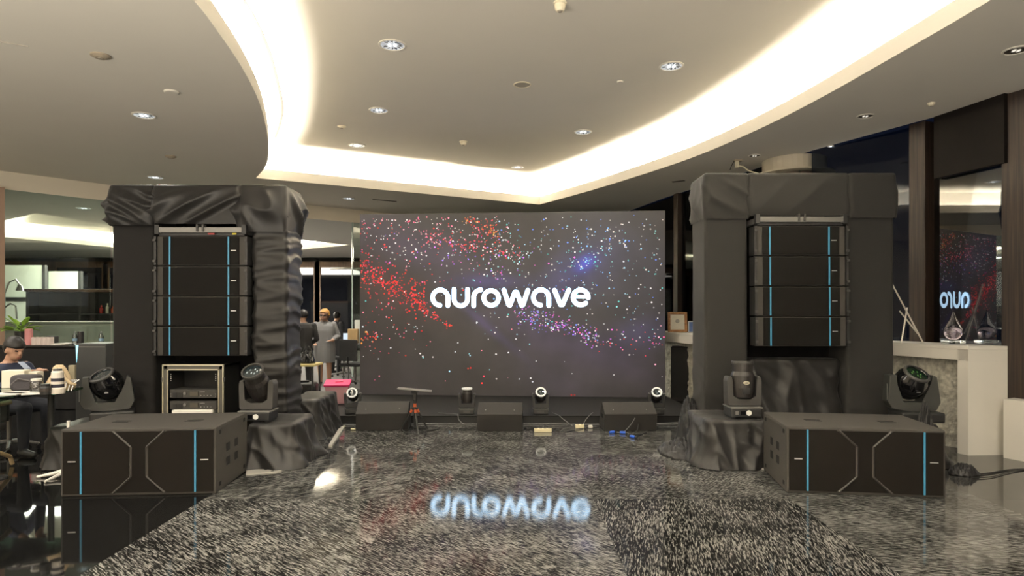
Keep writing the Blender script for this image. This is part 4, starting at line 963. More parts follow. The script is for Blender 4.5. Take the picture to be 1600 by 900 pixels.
def headmesh(bm, M):
    sphere(bm, (0, .005, .02), (.076, .095, .105), M, 20, 14); sphere(bm, (0, -.028, -.045), (.056, .062, .066), M, 16, 10)
    sphere(bm, (0, -.092, -.018), (.012, .018, .022), M, 10, 6); sphere(bm, (0, -.082, -.062), (.024, .012, .010), M, 10, 6)
    for s in (-1, 1): sphere(bm, (s*.077, .012, -.012), (.010, .020, .030), M, 10, 6)
def finish(name, bm, mats, zone, parent, vox=.0085):
    me = bpy.data.meshes.new('raw'); bm.to_mesh(me); bm.free(); tmp = bpy.data.objects.new('raw', me); COL.objects.link(tmp)
    m = tmp.modifiers.new('r', 'REMESH'); m.mode = 'VOXEL'; m.voxel_size = vox
    s = tmp.modifiers.new('s', 'SMOOTH'); s.factor = .5; s.iterations = 3
    dg = bpy.context.evaluated_depsgraph_get(); out = bpy.data.meshes.new_from_object(tmp.evaluated_get(dg)); bpy.data.objects.remove(tmp); bpy.data.meshes.remove(me)
    out.name = name; out.materials.clear()
    for q in mats: out.materials.append(q)
    for p in out.polygons: p.use_smooth = True; p.material_index = zone(p.center)
    o = bpy.data.objects.new(name, out); COL.objects.link(o); o.parent = parent; return o
def shell(R, M=None, n=24):
    bm = B(); rings(bm, R, n)
    if M is not None: bmesh.ops.transform(bm, matrix=M, verts=bm.verts)
    return bm
def hair(parent, M, m, puff=1.0, low=-.03, front=.045):
    bm = B(); sphere(bm, (0, .014, .032), (.086*puff, .103*puff, .108*puff), None, 28, 20)
    kill = [v for v in bm.verts if (v.co.y < -.035 and v.co.z < front) or v.co.z < low-.03 or (abs(v.co.x) > .06 and v.co.y < .0 and v.co.z < low+.04)]
    bmesh.ops.delete(bm, geom=kill, context='VERTS'); bmesh.ops.solidify(bm, geom=list(bm.faces), thickness=.012)
    for v in bm.verts: v.co += Vector((N(v.co.x*40, v.co.y*40, v.co.z*40), N(v.co.y*40, 3, v.co.z*40), N(v.co.z*40, v.co.x*40, 9)))*.006
    bmesh.ops.transform(bm, matrix=M, verts=bm.verts); return obj('hair', bm, m, parent, smooth=True)
DARKEYE = mat('eye_dark', (.02, .015, .012), .3); LIP = mat('lips', (.35, .13, .11), .5)
def face_zone(c, M):
    q = M.inverted() @ c
    if q.y < -.055 and abs(q.z-.006) < .009 and .018 < abs(q.x) < .042: return 2
    if q.y < -.07 and abs(q.z+.062) < .008 and abs(q.x) < .022: return 3
    return 0
# woman in grey dress
wo = thing('person', 'woman in grey dress with short blond hair and dark glasses, standing by the stage', 'person', (-3.76, 12.85, 0), math.radians(8)); wo.scale = (1.04, 1.0, .915)
HM = Matrix.Translation((0, -.03, 1.525)) @ Matrix.Rotation(math.radians(-8), 4, 'Z') @ Matrix.Scale(1.1, 4)
bm = B(); headmesh(bm, HM); limb(bm, [(0, .0, 1.36), (0, -.012, 1.47)], [.055, .05])
rings(bm, [(0, .0, .50, .20, .16), (0, 0, .62, .205, .165), (0, 0, .80, .205, .16), (0, 0, .95, .19, .155), (0, 0, 1.08, .185, .15), (0, 0, 1.2, .19, .15), (0, .0, 1.30, .185, .125), (0, .005, 1.38, .12, .085), (0, .005, 1.42, .06, .06)])
limb(bm, [(.165, .0, 1.335), (.25, .03, 1.08), (.17, -.15, .99)], [.062, .052, .036]); hand(bm, (.17, -.15, .99), (-.6, -.5, -.1), 1)
limb(bm, [(-.165, .0, 1.335), (-.25, .02, 1.08), (-.2, -.12, .95)], [.062, .052, .036]); hand(bm, (-.2, -.12, .95), (.4, -.6, -.3), -1)
for s in (-1, 1):
    limb(bm, [(s*.085, .0, .60), (s*.085, .0, .42), (s*.08, .02, .08)], [.07, .055, .036]); limb(bm, [(s*.08, .03, .045), (s*.085, -.12, .03)], [.036, .03])
def zw(c):
    if c.z > 1.40: return face_zone(c, HM)
    if c.z < .075: return 4
    if c.z < .495: return 0
    if (abs(c.x) > .02 and c.y < -.10 and .88 < c.z < 1.06 and (Vector((abs(c.x), c.y, 0))-Vector((.17, -.15, 0))).length < .12 and c.y < -.155): return 0
    return 1
finish('body', bm, [SKIN, mat('grey_dress', (.20, .20, .205), .8), DARKEYE, LIP, BLK], zw, wo)
hair(wo, HM, mat('blond_hair', (.50, .26, .07), .6), 1.06, -.05, .05)
bm = B()
for s in (-1, 1): bx(bm, (s*.031, -.098, .008), (.046, .006, .030), 0, .004, HM)
bx(bm, (0, -.1, .012), (.02, .005, .006), 0, 0, HM)
for s in (-1, 1): bx(bm, (s*.076, -.045, .012), (.004, .11, .006), 0, 0, HM)
obj('glasses', bm, BLK, wo)
# person in black seen from behind
pb = thing('person', 'person in black seen from behind, beside the left tower edge', 'person', (-3.83, 11.75, 0), math.radians(205)); pb.scale = (.94, .94, .885)
HM2 = Matrix.Translation((0, -.05, 1.575)) @ Matrix.Rotation(math.radians(35), 4, 'Z') @ Matrix.Rotation(math.radians(12), 4, 'X')
def std_body(bm, HMx, arms):
    headmesh(bm, HMx); limb(bm, [(0, .0, 1.40), (0, -.025, 1.52)], [.06, .054])
    rings(bm, [(0, 0, .84, .16, .115), (0, 0, .94, .175, .125), (0, 0, 1.06, .165, .12), (0, 0, 1.2, .185, .13), (0, 0, 1.33, .195, .125), (0, .0, 1.41, .15, .10), (0, .0, 1.45, .07, .07)])
    for s, (e, w_, hd_) in zip((-1, 1), arms):
        limb(bm, [(s*.185, 0, 1.375), e, w_], [.068, .052, .036]); hand(bm, w_, hd_, -s)
        limb(bm, [(s*.09, 0, .88), (s*.1, -.01, .49), (s*.1, .02, .09)], [.092, .066, .044]); limb(bm, [(s*.1, .035, .05), (s*.105, -.13, .032)], [.042, .034])
bm = B(); arms2 = [((-.25, .03, 1.1), (-.16, -.18, .98), (.4, -.8, -.1)), ((.25, .03, 1.1), (.16, -.18, .98), (-.4, -.8, -.1))]
std_body(bm, HM2, arms2)
def zb(c):
    if c.z > 1.445: return face_zone(c, HM2)
    if c.y < -.19 and c.z > .9: return 0
    if c.z < .085: return 4
    return 1 if c.z > .86 else 5
finish('body', bm, [SKIN, mat('black_shirt', (.022, .021, .021), .8), DARKEYE, LIP, BLK, mat('black_trousers', (.014, .014, .015), .8)], zb, pb)
HAIRB = mat('black_hair', (.012, .010, .009), .5)
hair(pb, HM2, HAIRB, 1.0, -.02, .05)
# far man in dark shirt
pc = thing('person', 'man in dark checked shirt standing farther back behind the grey-dressed woman', 'person', (-4.18, 15.2, 0), math.radians(150)); pc.scale = (.94, .94, .86)
HM3 = Matrix.Translation((0, -.04, 1.575)) @ Matrix.Rotation(math.radians(20), 4, 'Z')
bm = B(); std_body(bm, HM3, [((-.25, .03, 1.1), (-.18, -.16, .92), (.2, -.8, -.3)), ((.25, .03, 1.1), (.18, -.16, .92), (-.2, -.8, -.3))])
def zc_(c):
    if c.z > 1.445: return face_zone(c, HM3)
    if c.y < -.17 and c.z < 1.0 and c.z > .8: return 0
    if c.z < .085: return 4
    return 1 if c.z > .86 else 5
finish('body', bm, [SKIN, mat('checked_shirt', (.02, .02, .024), .8, noise_amt=.6, nscale=25), DARKEYE, LIP, BLK, mat('black_trousers', (.014, .014, .015), .8)], zc_, pc)
hair(pc, HM3, HAIRB, 1.0, -.02, .05)
# seated man at the left edge
pd = thing('person', 'man in navy jacket seated at the glass table, looking down at his phone', 'person', (-5.34, 6.78, 0), math.radians(72))
HM4 = Matrix.Translation((0, -.10, 1.085)) @ Matrix.Rotation(math.radians(14), 4, 'X')
bm = B(); headmesh(bm, HM4); limb(bm, [(0, -.0, .90), (0, -.07, 1.03)], [.06, .054])
rings(bm, [(0, .06, .44, .17, .15), (0, .06, .54, .18, .15), (0, .05, .66, .17, .13), (0, .02, .78, .19, .13), (0, -.005, .86, .19, .12), (0, -.02, .92, .14, .09), (0, -.03, .96, .07, .06)])
for s in (-1, 1):
    w_ = (s*.07, -.36, .86); limb(bm, [(s*.185, 0, .88), (s*.24, -.14, .66), w_], [.07, .055, .038]); hand(bm, w_, (-s*.25, -.8, .2), -s)
    limb(bm, [(s*.1, .02, .50), (s*.12, -.42, .50), (s*.12, -.40, .09)], [.095, .068, .045]); limb(bm, [(s*.12, -.38, .05), (s*.125, -.55, .033)], [.042, .034])
def zd(c):
    if c.z > .945 and c.y < .03: return face_zone(c, HM4)
    if c.y < -.345 and c.z > .75: return 0
    if c.z < .085: return 4
    return 1 if c.z > .58 or c.y > -.02 else 5
finish('body', bm, [SKIN, mat('navy_jacket', (.018, .026, .06), .75), DARKEYE, LIP, BLK, mat('dark_jeans', (.02, .022, .03), .8)], zd, pd)
hair(pd, HM4, HAIRB, 1.06, -.02, .03)
tag(box_obj('mobile_phone', A(38, 571, 6.46), (.06, .12, .008), mat('phone_grey', (.35, .4, .5), .2), None, 1.0, .003), 'slim grey phone held by the seated man', 'phone').rotation_euler = (math.radians(35), 0, math.radians(75))
def office_chair(label, loc, rz, m, arms=True, group=None):
    t = thing('office_chair', label, 'chair', loc, rz, group)
    obj('seat', bx(B(), (0, 0, .43), (.46, .44, .06), 0, .02), m, t); bk = obj('backrest', bx(B(), (0, .22, .72), (.42, .04, .42), 0, .018), m, t)
    bm = B(); tube(bm, [(0, .0, .08), (0, 0, .40)], .025, 10); obj('gas_lift', bm, STEEL, t); bm = B(); tube(bm, [(0, .12, .41), (0, .24, .46), (0, .25, .60)], .018, 8); obj('back_post', bm, BLK, t)
    for k in range(5):
        a = 2*PI*k/5+.3; ca, sa = math.cos(a), math.sin(a); bm = B(); tube(bm, [(0, 0, .10), (.16*ca, .16*sa, .085), (.27*ca, .27*sa, .065)], [.022, .018, .013], 8); lg = obj('base_leg', bm, STEEL, t)
        bm = B(); lathe(bm, [(.027, -.012), (.027, .012)], 12, Matrix.Translation((.27*ca, .27*sa, .028)) @ Matrix.Rotation(PI/2, 4, 'X')); obj('castor', bm, BLK, lg)
    if arms:
        for s in (-1, 1):
            bm = B(); tube(bm, [(s*.22, .05, .43), (s*.26, .05, .55), (s*.26, .02, .64), (s*.26, -.16, .645)], .014, 8); obj('armrest', bm, BLK, t)
    return t
office_chair('dark office chair under the seated man', (-5.38, 6.85, 0), math.radians(72), mat('navy_fabric', (.02, .022, .03), .8), True)

# ================================================================== LEFT TABLE AND WHAT LIES ON IT
gt = thing('glass_table', 'green glass-topped table with black legs at the left edge', 'table', (-5.0, 6.0, 0))
bm = B(); prism(bm, [(-1.3, -.45), (.55, -.45), (.80, -.10), (.80, .27), (-1.3, .27)], .725, .75, None, .004); obj('tabletop', bm, glass_mat('green_glass', (.42, .60, .48), .12), gt)
for (x, y) in ((.72-.33, -.28), (.55, .18), (-1.1, -.3), (-1.1, .18)):
    bm = B(); tube(bm, [(x, y, .02), (x, y, .725)], .028, 12); obj('leg', bm, BLK, gt)
    bm = B(); lathe(bm, [(.09, 0), (.085, .012), (.03, .02)], 16, Matrix.Translation((x, y, 0))); obj('foot', bm, BLK, gt)
TT = .751
def ontable(px, Y): return Vector(((px-800)/FPX*Y, Y, TT))
ln = thing('camera_lens', 'large white telephoto lens standing on the glass table', 'camera lens', ontable(90, 5.78), 0)
LW = mat('lens_white', (.72, .66, .58), .45)
bm = B(); lathe(bm, [(.058, 0), (.06, .01), (.06, .045), (.052, .055)], 24); obj('hood', bm, LW, ln); bm = B(); lathe(bm, [(.051, .055), (.051, .085)], 24); obj('focus_ring', bm, mat('lens_rubber', (.02, .02, .035), .6), ln)
bm = B(); lathe(bm, [(.0505, .085), (.0505, .11)], 24); obj('barrel', bm, LW, ln); bm = B(); lathe(bm, [(.051, .11), (.051, .14)], 24); obj('zoom_ring', bm, mat('lens_rubber', (.02, .02, .035), .6), ln)
bm = B(); lathe(bm, [(.05, .14), (.048, .19), (.04, .205)], 24); obj('rear_barrel', bm, LW, ln); bm = B(); lathe(bm, [(.036, .205), (.034, .222)], 24); obj('rear_cap', bm, BLK, ln)
bl = thing('camera_lens', 'short black lens standing beside the white telephoto lens', 'camera lens', ontable(71, 5.70)); bm = B(); lathe(bm, [(.040, 0), (.044, .03), (.044, .06), (.036, .075), (.036, .095)], 20); obj('barrel', bm, BLK, bl); bm = B(); lathe(bm, [(.0445, .03), (.0445, .055)], 20); obj('ring', bm, mat('lens_rubber2', (.04, .03, .025), .7), bl)
bp_ = thing('camera_bag', 'dark grey camera bag on the glass table before the seated man', 'bag', ontable(42, 5.98), .2)
bm = B(); bx(bm, (0, 0, .075), (.23, .16, .15), 0, .05, None, 4); obj('body', bm, mat('bag_grey', (.05, .045, .05), .8, bump=.4, bscale=60), bp_, smooth=True); bm = B(); tube(bm, [(-.10, -.07, .06), (-.03, -.085, .12), (.06, -.085, .10), (.11, -.05, .03)], .008, 6); obj('strap', bm, mat('bag_strap', (.12, .11, .11), .8), bp_); bm = B(); bx(bm, (.0, -.078, .05), (.15, .02, .07), 0, .008); obj('pocket', bm, mat('bag_grey', (.05, .045, .05), .8), bp_)
jr = thing('glass_jar', 'clear glass jar between the grey bag and black lens', 'jar', ontable(57, 5.85)); bm = B(); lathe(bm, [(.045, 0), (.05, .02), (.05, .09), (.04, .105)], 20); obj('body', bm, GLASS_C, jr, smooth=True); bm = B(); lathe(bm, [(.043, .105), (.043, .125)], 20); obj('lid', bm, mat('pale_lid', (.7, .68, .62), .5), jr)
cb = thing('canvas_bag', 'beige canvas tote slumped behind the white lens', 'bag', ontable(95, 6.05), -.2)
BEI = mat('beige_canvas', (.62, .48, .30), .85, noise_amt=.1, nscale=20)
bm = B(); rings(bm, [(0, 0, 0, .13, .08), (0, 0, .06, .135, .075), (-.01, 0, .14, .10, .05), (-.015, 0, .21, .06, .03), (-.015, 0, .235, .03, .015)], 28)
for v in bm.verts: v.co += Vector((N(v.co.x*9, v.co.z*9, 1), N(v.co.x*14, v.co.z*10, 5), 0))*.02
obj('body', bm, BEI, cb, smooth=True); bm = B(); tube(bm, [(.0, -.03, .22), (.06, -.05, .20), (.11, -.06, .12), (.16, -.05, .07), (.20, -.03, .05)], .014, 8); obj('handle', bm, BEI, cb, smooth=True)
tag(box_obj('paper_roll_box', ontable(113, 6.18)+Vector((0, 0, .11)), (.055, .05, .22), mat('khaki_card', (.36, .32, .22), .8), None, .3, .006), 'khaki upright carton behind the beige tote', 'box')
tag(box_obj('white_carton', ontable(26, 6.22)+Vector((0, 0, .085)), (.20, .12, .17), mat('cream_card', (.75, .70, .58), .7), None, .15, .006), 'cream open carton behind the grey camera bag', 'box')
tag(box_obj('white_carton', ontable(56, 6.28)+Vector((0, 0, .075)), (.10, .08, .15), mat('cream_card', (.75, .70, .58), .7), None, -.1, .006), 'small cream carton right behind the grey camera bag', 'box')
for i, (px, Y, w_, d_, a, lb) in enumerate(((15, 5.72, .22, .16, .1, 'pale sheet of paper at left end of glass table'), (52, 5.72, .16, .10, .5, 'white sheet of paper before the glass jar'), (33, 5.80, .24, .16, -.1, 'stack of pale notebooks under the grey camera bag edge'))):
    tag(box_obj('paper_sheet', ontable(px, Y)+Vector((0, 0, .005)), (w_, d_, .008), mat('paper', (.8, .78, .72), .7), None, a), lb, 'paper')
wg = thing('wire_stand', 'small chrome wire stand at right end of glass table', 'stand', ontable(108, 5.98))
for k in range(4):
    bm = B(); tube(bm, [(-.05+.03*k, -.03, 0), (-.06+.035*k, 0, .07), (.02+.02*k, .02, .10)], .005, 6); obj('wire', bm, SILVER, wg)
# chair with pale wooden arms and star foot under the table, white bag
wc = thing('lounge_chair', 'chair with pale wooden arms half hidden under the glass table', 'chair', (-5.0, 5.82, 0), .3)
PW = mat('pale_birch', (.55, .42, .24), .5)
for s in (-1, 1):
    bm = B(); tube(bm, [(s*.27, -.25, .42), (s*.27, -.26, .60), (s*.27, -.10, .64), (s*.27, .25, .62)], .022, 8); obj('arm', bm, PW, wc)
    bm = B(); tube(bm, [(s*.27, -.25, .44), (s*.25, -.05, .22), (s*.27, .25, .10), (s*.27, .30, .02)], .02, 8); obj('runner', bm, PW, wc)
obj('seat', bx(B(), (0, 0, .40), (.5, .5, .09), 0, .03), mat('dark_cushion', (.02, .02, .02), .8), wc); obj('backrest', bx(B(), (0, .28, .55), (.5, .08, .24), 0, .03), mat('dark_cushion', (.02, .02, .02), .8), wc)
sf = thing('stand_foot', 'white star-shaped stand foot on black floor left of the subwoofer', 'stand', (-4.02, 5.80, 0))
bm = B(); tube(bm, [(0, 0, .02), (0, 0, .5)], .014, 10); obj('pole', bm, WHITE, sf)
for a in (200, 260, 330, 80):
    a = math.radians(a); bm = B(); tube(bm, [(0, 0, .06), (.12*math.cos(a), .12*math.sin(a), .03), (.24*math.cos(a), .24*math.sin(a), .012)], [.02, .016, .010], 8); obj('toe', bm, WHITE, sf)
# black sideboard with drinks and a plant
sdb = thing('sideboard', 'black draped sideboard standing before the left glass partition', 'sideboard', (-6.95, 9.9, 0), 0)
obj('top', bx(B(), (0, 0, .955), (1.75, .5, .03), 0, .004), mat('sideboard_black', (.012, .012, .012), .4), sdb)
bm = cloth_box(-.84, .84, -.23, .23, .01, .94, lambda s, p, nr, z, t: .012*math.sin(s*26)*(1-t)+.008*N(s*5, z*2, 2), step=.03, zstep=.05); obj('skirt', bm, mat('skirt_black', (.009, .009, .010), .8), sdb, smooth=True)
SBZ = .971
def onsb(px, Y=9.85): return Vector(((px-800)/FPX*Y, Y, SBZ))
pl = thing('potted_plant', 'bright green leafy plant in black pot on the sideboard', 'plant', onsb(33))
bm = B(); lathe(bm, [(.065, 0), (.085, .20), (.09, .20), (.09, .21), (.07, .21)], 20); obj('pot', bm, BLK, pl)
LEAF = mat('leaf_green', (.30, .52, .07), .5, noise_amt=.3, nscale=12)
rl = random.Random(4)
for k in range(30):
    a = rl.uniform(0, 2*PI); L = rl.uniform(.13, .25); el = rl.uniform(.1, 1.0); w_ = L*.34
    p0 = Vector((0, 0, .21)); d = Vector((math.cos(a)*math.cos(el), math.sin(a)*math.cos(el), math.sin(el))); sd = Vector((-math.sin(a), math.cos(a), 0)); st_ = p0+d*L*.45
    bm = B(); tube(bm, [p0, st_], .004, 5)
    q = [st_, st_+d*L*.35+sd*w_*.5+Vector((0, 0, .01)), st_+d*L*.8+sd*w_*.35-Vector((0, 0, .01)), st_+d*L*1.05-Vector((0, 0, .04)), st_+d*L*.8-sd*w_*.35-Vector((0, 0, .01)), st_+d*L*.35-sd*w_*.5+Vector((0, 0, .01))]; mid_ = st_+d*L*.55-Vector((0, 0, .008))
    vs = [bm.verts.new(v) for v in q]; vm = bm.verts.new(mid_)
    for i in range(6): bm.faces.new((vs[i], vs[(i+1) % 6], vm))
    obj('leaf', bm, LEAF, pl)
def tumbler(name, label, cat, px, r, h, m, Y=9.75, lidm=None):
    t = thing(name, label, cat, onsb(px, Y)); bm = B(); lathe(bm, [(r*.9, 0), (r, .01), (r, h*.9), (r*.95, h*.92)], 20); obj('body', bm, m, t, smooth=False)
    bm = B(); lathe(bm, [(r*.96, h*.92), (r*.96, h*.98), (r*.85, h)], 20); obj('lid', bm, lidm or m, t); return t
tumbler('drink_tumbler', 'tall pink tumbler beside the potted plant', 'tumbler', 45, .052, .25, mat('pink_paint', (.70, .30, .30), .5))
tumbler('drink_tumbler', 'tall black tumbler on the right of the sideboard', 'tumbler', 126, .042, .21, BLK)
for i, px in enumerate((55, 63, 71, 78)):
    t = thing('paper_roll', ('first', 'second', 'third', 'fourth')[i]+' white paper roll counted from the pink tumbler', 'paper roll', onsb(px, 9.78), 0, 'paper rolls on the sideboard'); bm = B(); lathe(bm, [(.05, 0), (.052, .01), (.052, .115), (.048, .12)], 20); obj('roll', bm, mat('roll_white', (.72, .62, .58), .8), t); bm = B(); lathe(bm, [(.018, .12), (.018, .1215)], 12); obj('core', bm, mat('core_brown', (.25, .18, .1), .8), t)
def bottle(label, px, Y=9.8):
    t = thing('water_bottle', label, 'bottle', onsb(px, Y), 0, 'water bottles'); bm = B(); lathe(bm, [(.03, 0), (.033, .01), (.033, .12), (.028, .15), (.012, .175), (.012, .185)], 18); obj('body', bm, GLASS_C, t, smooth=True); bm = B(); lathe(bm, [(.0335, .06), (.0335, .10)], 18, None, False, False); obj('label_band', bm, mat('label_blue', (.25, .4, .55), .5), t); bm = B(); lathe(bm, [(.014, .185), (.014, .205)], 14); obj('cap', bm, mat('cap_grey', (.3, .32, .33), .5), t)
bottle('clear water bottle left of the black tumbler', 117); bottle('clear water bottle right of the black tumbler', 158)
t = tag(box_obj('tissue_box', onsb(82, 9.95)+Vector((0, 0, .065)), (.12, .11, .13), mat('dark_box', (.05, .05, .05), .6), None, 0, .006), 'dark box standing behind the paper rolls', 'box'); tag(box_obj('wooden_box', onsb(22, 9.75)+Vector((0, 0, .03)), (.13, .08, .06), mat('orange_wood', (.34, .13, .04), .5), None, .1, .008), 'small orange-brown box left of the plant', 'box')
for i, (px, a, z, lb) in enumerate(((98, .2, .0, 'lower white paper pile on the sideboard'), (103, -.3, .014, 'upper white paper sheet crumpled on the sideboard'), (146, .35, .0, 'tilted paper folder at right end of sideboard'))):
    bm = B(); bx(bm, (0, 0, .007), (.24, .2, .012), a)
    tag(obj('paper_sheet', bm, mat('paper', (.8, .78, .72), .7), None, onsb(px, 9.82)+Vector((0, 0, z))), lb, 'paper')
# grey case by left tower; cyan glow stands in for background light gap
gc = thing('equipment_case', 'dark grey upright case with cyan light sliver beside left tower', 'case', (-4.83, 7.55, 0), -.05)
obj('body', bx(B(), (0, 0, .56), (.36, .4, 1.12), 0, .012), mat('case_grey', (.05, .052, .052), .5), gc); obj('panel_line', bx(B(), (0, -.2, 1.08), (.34, .006, .008)), STEEL, gc)
bm = B(); prism(bm, [(-.175, 1.10), (-.145, 1.10), (-.165, .90)], 0, .004, Matrix.Translation((0, -.2, 0)) @ XZ); obj('gap_glow', bm, mat('cyan_gap_glow', (.3, .8, 1), .4, emit=1.2, ecol=(.35, .8, 1)), gc)

# ================================================================== BEHIND THE GLASS
wcab = thing('white_cabinet', 'long low white cabinet behind the left glass partition', 'cabinet', (-9.0, 12.35, 0), .25)
obj('top', bx(B(), (0, 0, 1.27), (3.2, .5, .04), 0, .005), WHITE, wcab); obj('body', bx(B(), (0, .01, .62), (3.16, .46, 1.24), 0, .003), WHITE, wcab)
for k in range(4): obj('door', bx(B(), (-1.18+.79*k, -.23, .62), (.77, .02, 1.16), 0, .004), mat('cabinet_gloss', (.75, .76, .70), .15), wcab)
shf = thing('bar_shelf', 'dark shelving unit with brown wooden top behind the glass partition', 'shelf', (-9.35, 14.0, 0), .2)
obj('top', bx(B(), (0, 0, 1.93), (2.1, .5, .06), 0, .006), WOODMD, shf); obj('back', bx(B(), (0, .22, .95), (2.0, .04, 1.9)), mat('shelf_dark', (.03, .028, .026), .6), shf)
for s in (-1, 0, 1): obj('upright', bx(B(), (s*1.0, 0, .95), (.05, .46, 1.9)), mat('shelf_dark', (.03, .028, .026), .6), shf)
for z in (.45, .95, 1.42): obj('shelf_board', bx(B(), (0, 0, z), (1.96, .42, .03)), mat('shelf_dark', (.03, .028, .026), .6), shf)
for i, (x, m_, h) in enumerate(((.35, (.45, .03, .02), .18), (.47, (.5, .45, .35), .22), (.58, (.4, .08, .03), .15), (.70, (.6, .55, .4), .20), (.82, (.2, .2, .18), .24))):
    p = Matrix.Translation((-9.35, 14.0, 0)) @ Rz(.2) @ Vector((x, -.05, 1.436)); bm = B(); lathe(bm, [(.035, 0), (.037, h*.6), (.015, h*.8), (.015, h)], 14)
    tag(obj('spirit_bottle', bm, mat('bottle_%d' % i, m_, .25), None, p), ('red', 'cream', 'brown red', 'pale yellow', 'dark')[i]+' bottle on the shelf behind the glass partition', 'bottle', 'bottles on the bar shelf')
for i, (x0, x1, Y, z0, z1) in enumerate(((5, 70, 17.0, .9, 2.7), (74, 126, 18.0, .9, 2.6))):
    t = thing('glass_screen', ('pale frosted glass screen at far left behind the partition', 'smaller frosted glass screen beside the far left one behind the partition')[i], 'screen', ((x0-800)/FPX*Y, Y, 0)); wd = (x1-x0)/FPX*Y
    obj('pane', bx(B(), (wd/2, 0, (z0+z1)/2), (wd, .02, z1-z0)), mat('frosted', (.6, .66, .58), .4), t); obj('plinth', bx(B(), (wd/2, 0, z0/2), (wd, .12, z0)), mat('plinth_grey', (.2, .2, .18), .6), t)
    for s in (0, 1): obj('post', bx(B(), (wd*s, 0, z1/2), (.08, .1, z1)), mat('post_dark', (.03, .03, .03), .5), t)
    obj('rail', bx(B(), (wd/2, 0, z0+.9), (wd, .06, .1)), mat('post_dark', (.03, .03, .03), .5), t)
cl = thing('chrome_lamp', 'curved chrome floor lamp at far left behind the glass', 'lamp', (-9.0, 11.35, 0))
bm = B(); tube(bm, [(0, 0, .02), (0, 0, 1.2), (.0, .0, 1.8), (.08, 0, 2.0), (.2, 0, 2.05), (.27, 0, 1.95)], .014, 8); obj('stem', bm, SILVER, cl); bm = B(); lathe(bm, [(.15, 0), (.14, .02), (.02, .03)], 20); obj('base', bm, SILVER, cl); bm = B(); lathe(bm, [(.06, 1.85), (.03, 1.95)], 16, Matrix.Translation((.27, 0, 0)), True); obj('shade', bm, SILVER, cl)
bm = B(); tube(bm, [(0, 0, 1.55), (.1, 0, 1.62), (.2, 0, 1.58), (.22, 0, 1.35)], .014, 8); obj('arm', bm, SILVER, cl)
# things around the people
yt = thing('side_table', 'small table with yellow top behind the left tower', 'table', (-2.98, 8.95, 0))
obj('top', bx(B(), (0, 0, .745), (.55, .4, .03), 0, .004), mat('yellow_top', (.75, .62, .28), .5), yt)
for sx in (-.24, .24):
    for sy in (-.16, .16): bm = B(); tube(bm, [(sx, sy, 0), (sx, sy, .73)], .015, 8); obj('leg', bm, BLK, yt)
kb = heap('shiny black plastic bag on the yellow table', (-2.86, 8.95, .762), .12, .10, .17, 31, mat('bag_shiny', (.012, .012, .012), .15)); kb.name = 'plastic_bag'; kb['category'] = 'bag'
pk = thing('storage_bin', 'pale pink bin with hot pink lid behind the left floor monitor', 'bin', (-2.63, 9.66, .10), .15)
bm = B(); 
def tap(bm, w0, d0, w1, d1, h):
    a = [bm.verts.new((sx*w0/2, sy*d0/2, 0)) for sx, sy in ((-1, -1), (1, -1), (1, 1), (-1, 1))]; b_ = [bm.verts.new((sx*w1/2, sy*d1/2, h)) for sx, sy in ((-1, -1), (1, -1), (1, 1), (-1, 1))]
    bm.faces.new(a[::-1]); bm.faces.new(b_)
    for i in range(4): bm.faces.new((a[i], a[(i+1) % 4], b_[(i+1) % 4], b_[i]))
    bmesh.ops.bevel(bm, geom=list(bm.edges), offset=.012, segments=2, affect='EDGES')
tap(bm, .24, .22, .36, .30, .29); obj('body', bm, mat('pale_pink', (.75, .42, .45), .5), pk)
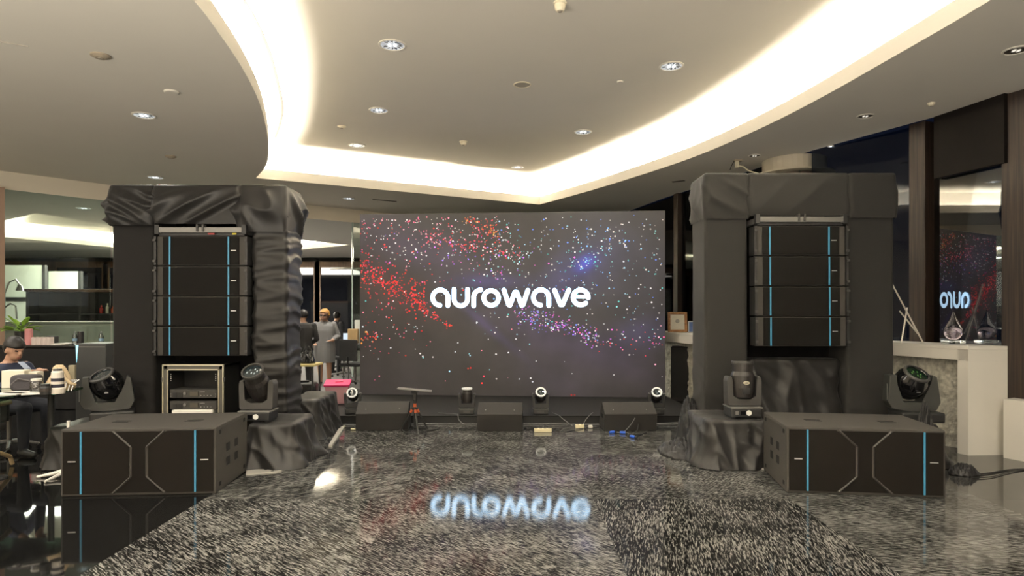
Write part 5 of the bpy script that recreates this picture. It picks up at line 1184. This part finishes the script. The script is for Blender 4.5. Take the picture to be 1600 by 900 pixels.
lid = obj('lid', bx(B(), (0, 0, .02), (.38, .32, .035), 0, .012), mat('hot_pink', (.85, .05, .20), .4), pk, (0, 0, .285)); lid.rotation_euler = (math.radians(9), 0, 0); obj('grip', bx(B(), (.02, 0, .045), (.12, .05, .02), .3, .006), mat('hot_pink2', (.95, .20, .35), .4), lid)
bc = thing('black_case', 'black rounded case between the cloth heap and pink bin', 'case', (-2.97, 9.15, 0), .2)
bm = B(); bx(bm, (0, 0, .24), (.36, .42, .46), 0, .07, None, 4); obj('body', bm, mat('case_black', (.012, .012, .012), .5), bc, smooth=True); obj('handle', bx(B(), (0, 0, .485), (.14, .03, .03), 0, .01), BLK, bc); obj('latch', bx(B(), (.05, -.212, .28), (.05, .012, .04), 0, .004), STEEL, bc)
for i, (px, Y, a, lb) in enumerate(((538, 14.5, .2, 'black office chair right of the woman in grey'), (555, 12.7, -.4, 'black office chair against the video wall edge'), (527, 16.0, .6, 'black office chair farther behind the glass pane edge'))):
    office_chair(lb, ((px-800)/FPX*Y, Y, 0), PI+a, mat('chair_black', (.015, .015, .016), .7), True, 'black office chairs behind the stage')
bt = thing('folding_table', 'dark folding table left behind the video wall', 'table', (-3.13, 13.45, 0))
obj('top', bx(B(), (0, 0, .80), (.8, .5, .03), 0, .004), mat('table_grey', (.16, .16, .16), .5), bt)
for sx in (-.36, .36):
    for sy in (-.2, .2): bm = B(); tube(bm, [(sx, sy, 0), (sx, sy, .785)], .015, 8); obj('leg', bm, STEEL, bt)
tag(box_obj('wooden_crate', (-3.31, 13.35, .816+.15), (.20, .2, .30), mat('crate_wood', (.50, .34, .16), .6, noise_amt=.15, nscale=8), None, .1, .006), 'pale wooden box on the table beside the video wall', 'box')
tag(box_obj('white_carton', (-3.24, 13.55, .816+.24), (.16, .12, .48), mat('pale_card', (.62, .66, .62), .6), None, 0, .005), 'tall whitish panel box behind the pale wooden box', 'box')
lp = thing('laptop', 'open laptop with a lit screen on the table behind the woman', 'laptop', (-3.47, 13.45, .817), .2)
obj('keyboard', bx(B(), (0, -.02, .008), (.16, .2, .014), 0, .003), GREYPL, lp); obj('screen', bx(B(), (0, .09, .11), (.16, .012, .18), 0, .003), mat('laptop_lit', (.1, .1, .1), .4, emit=.9, ecol=(.7, .85, 1)), lp)
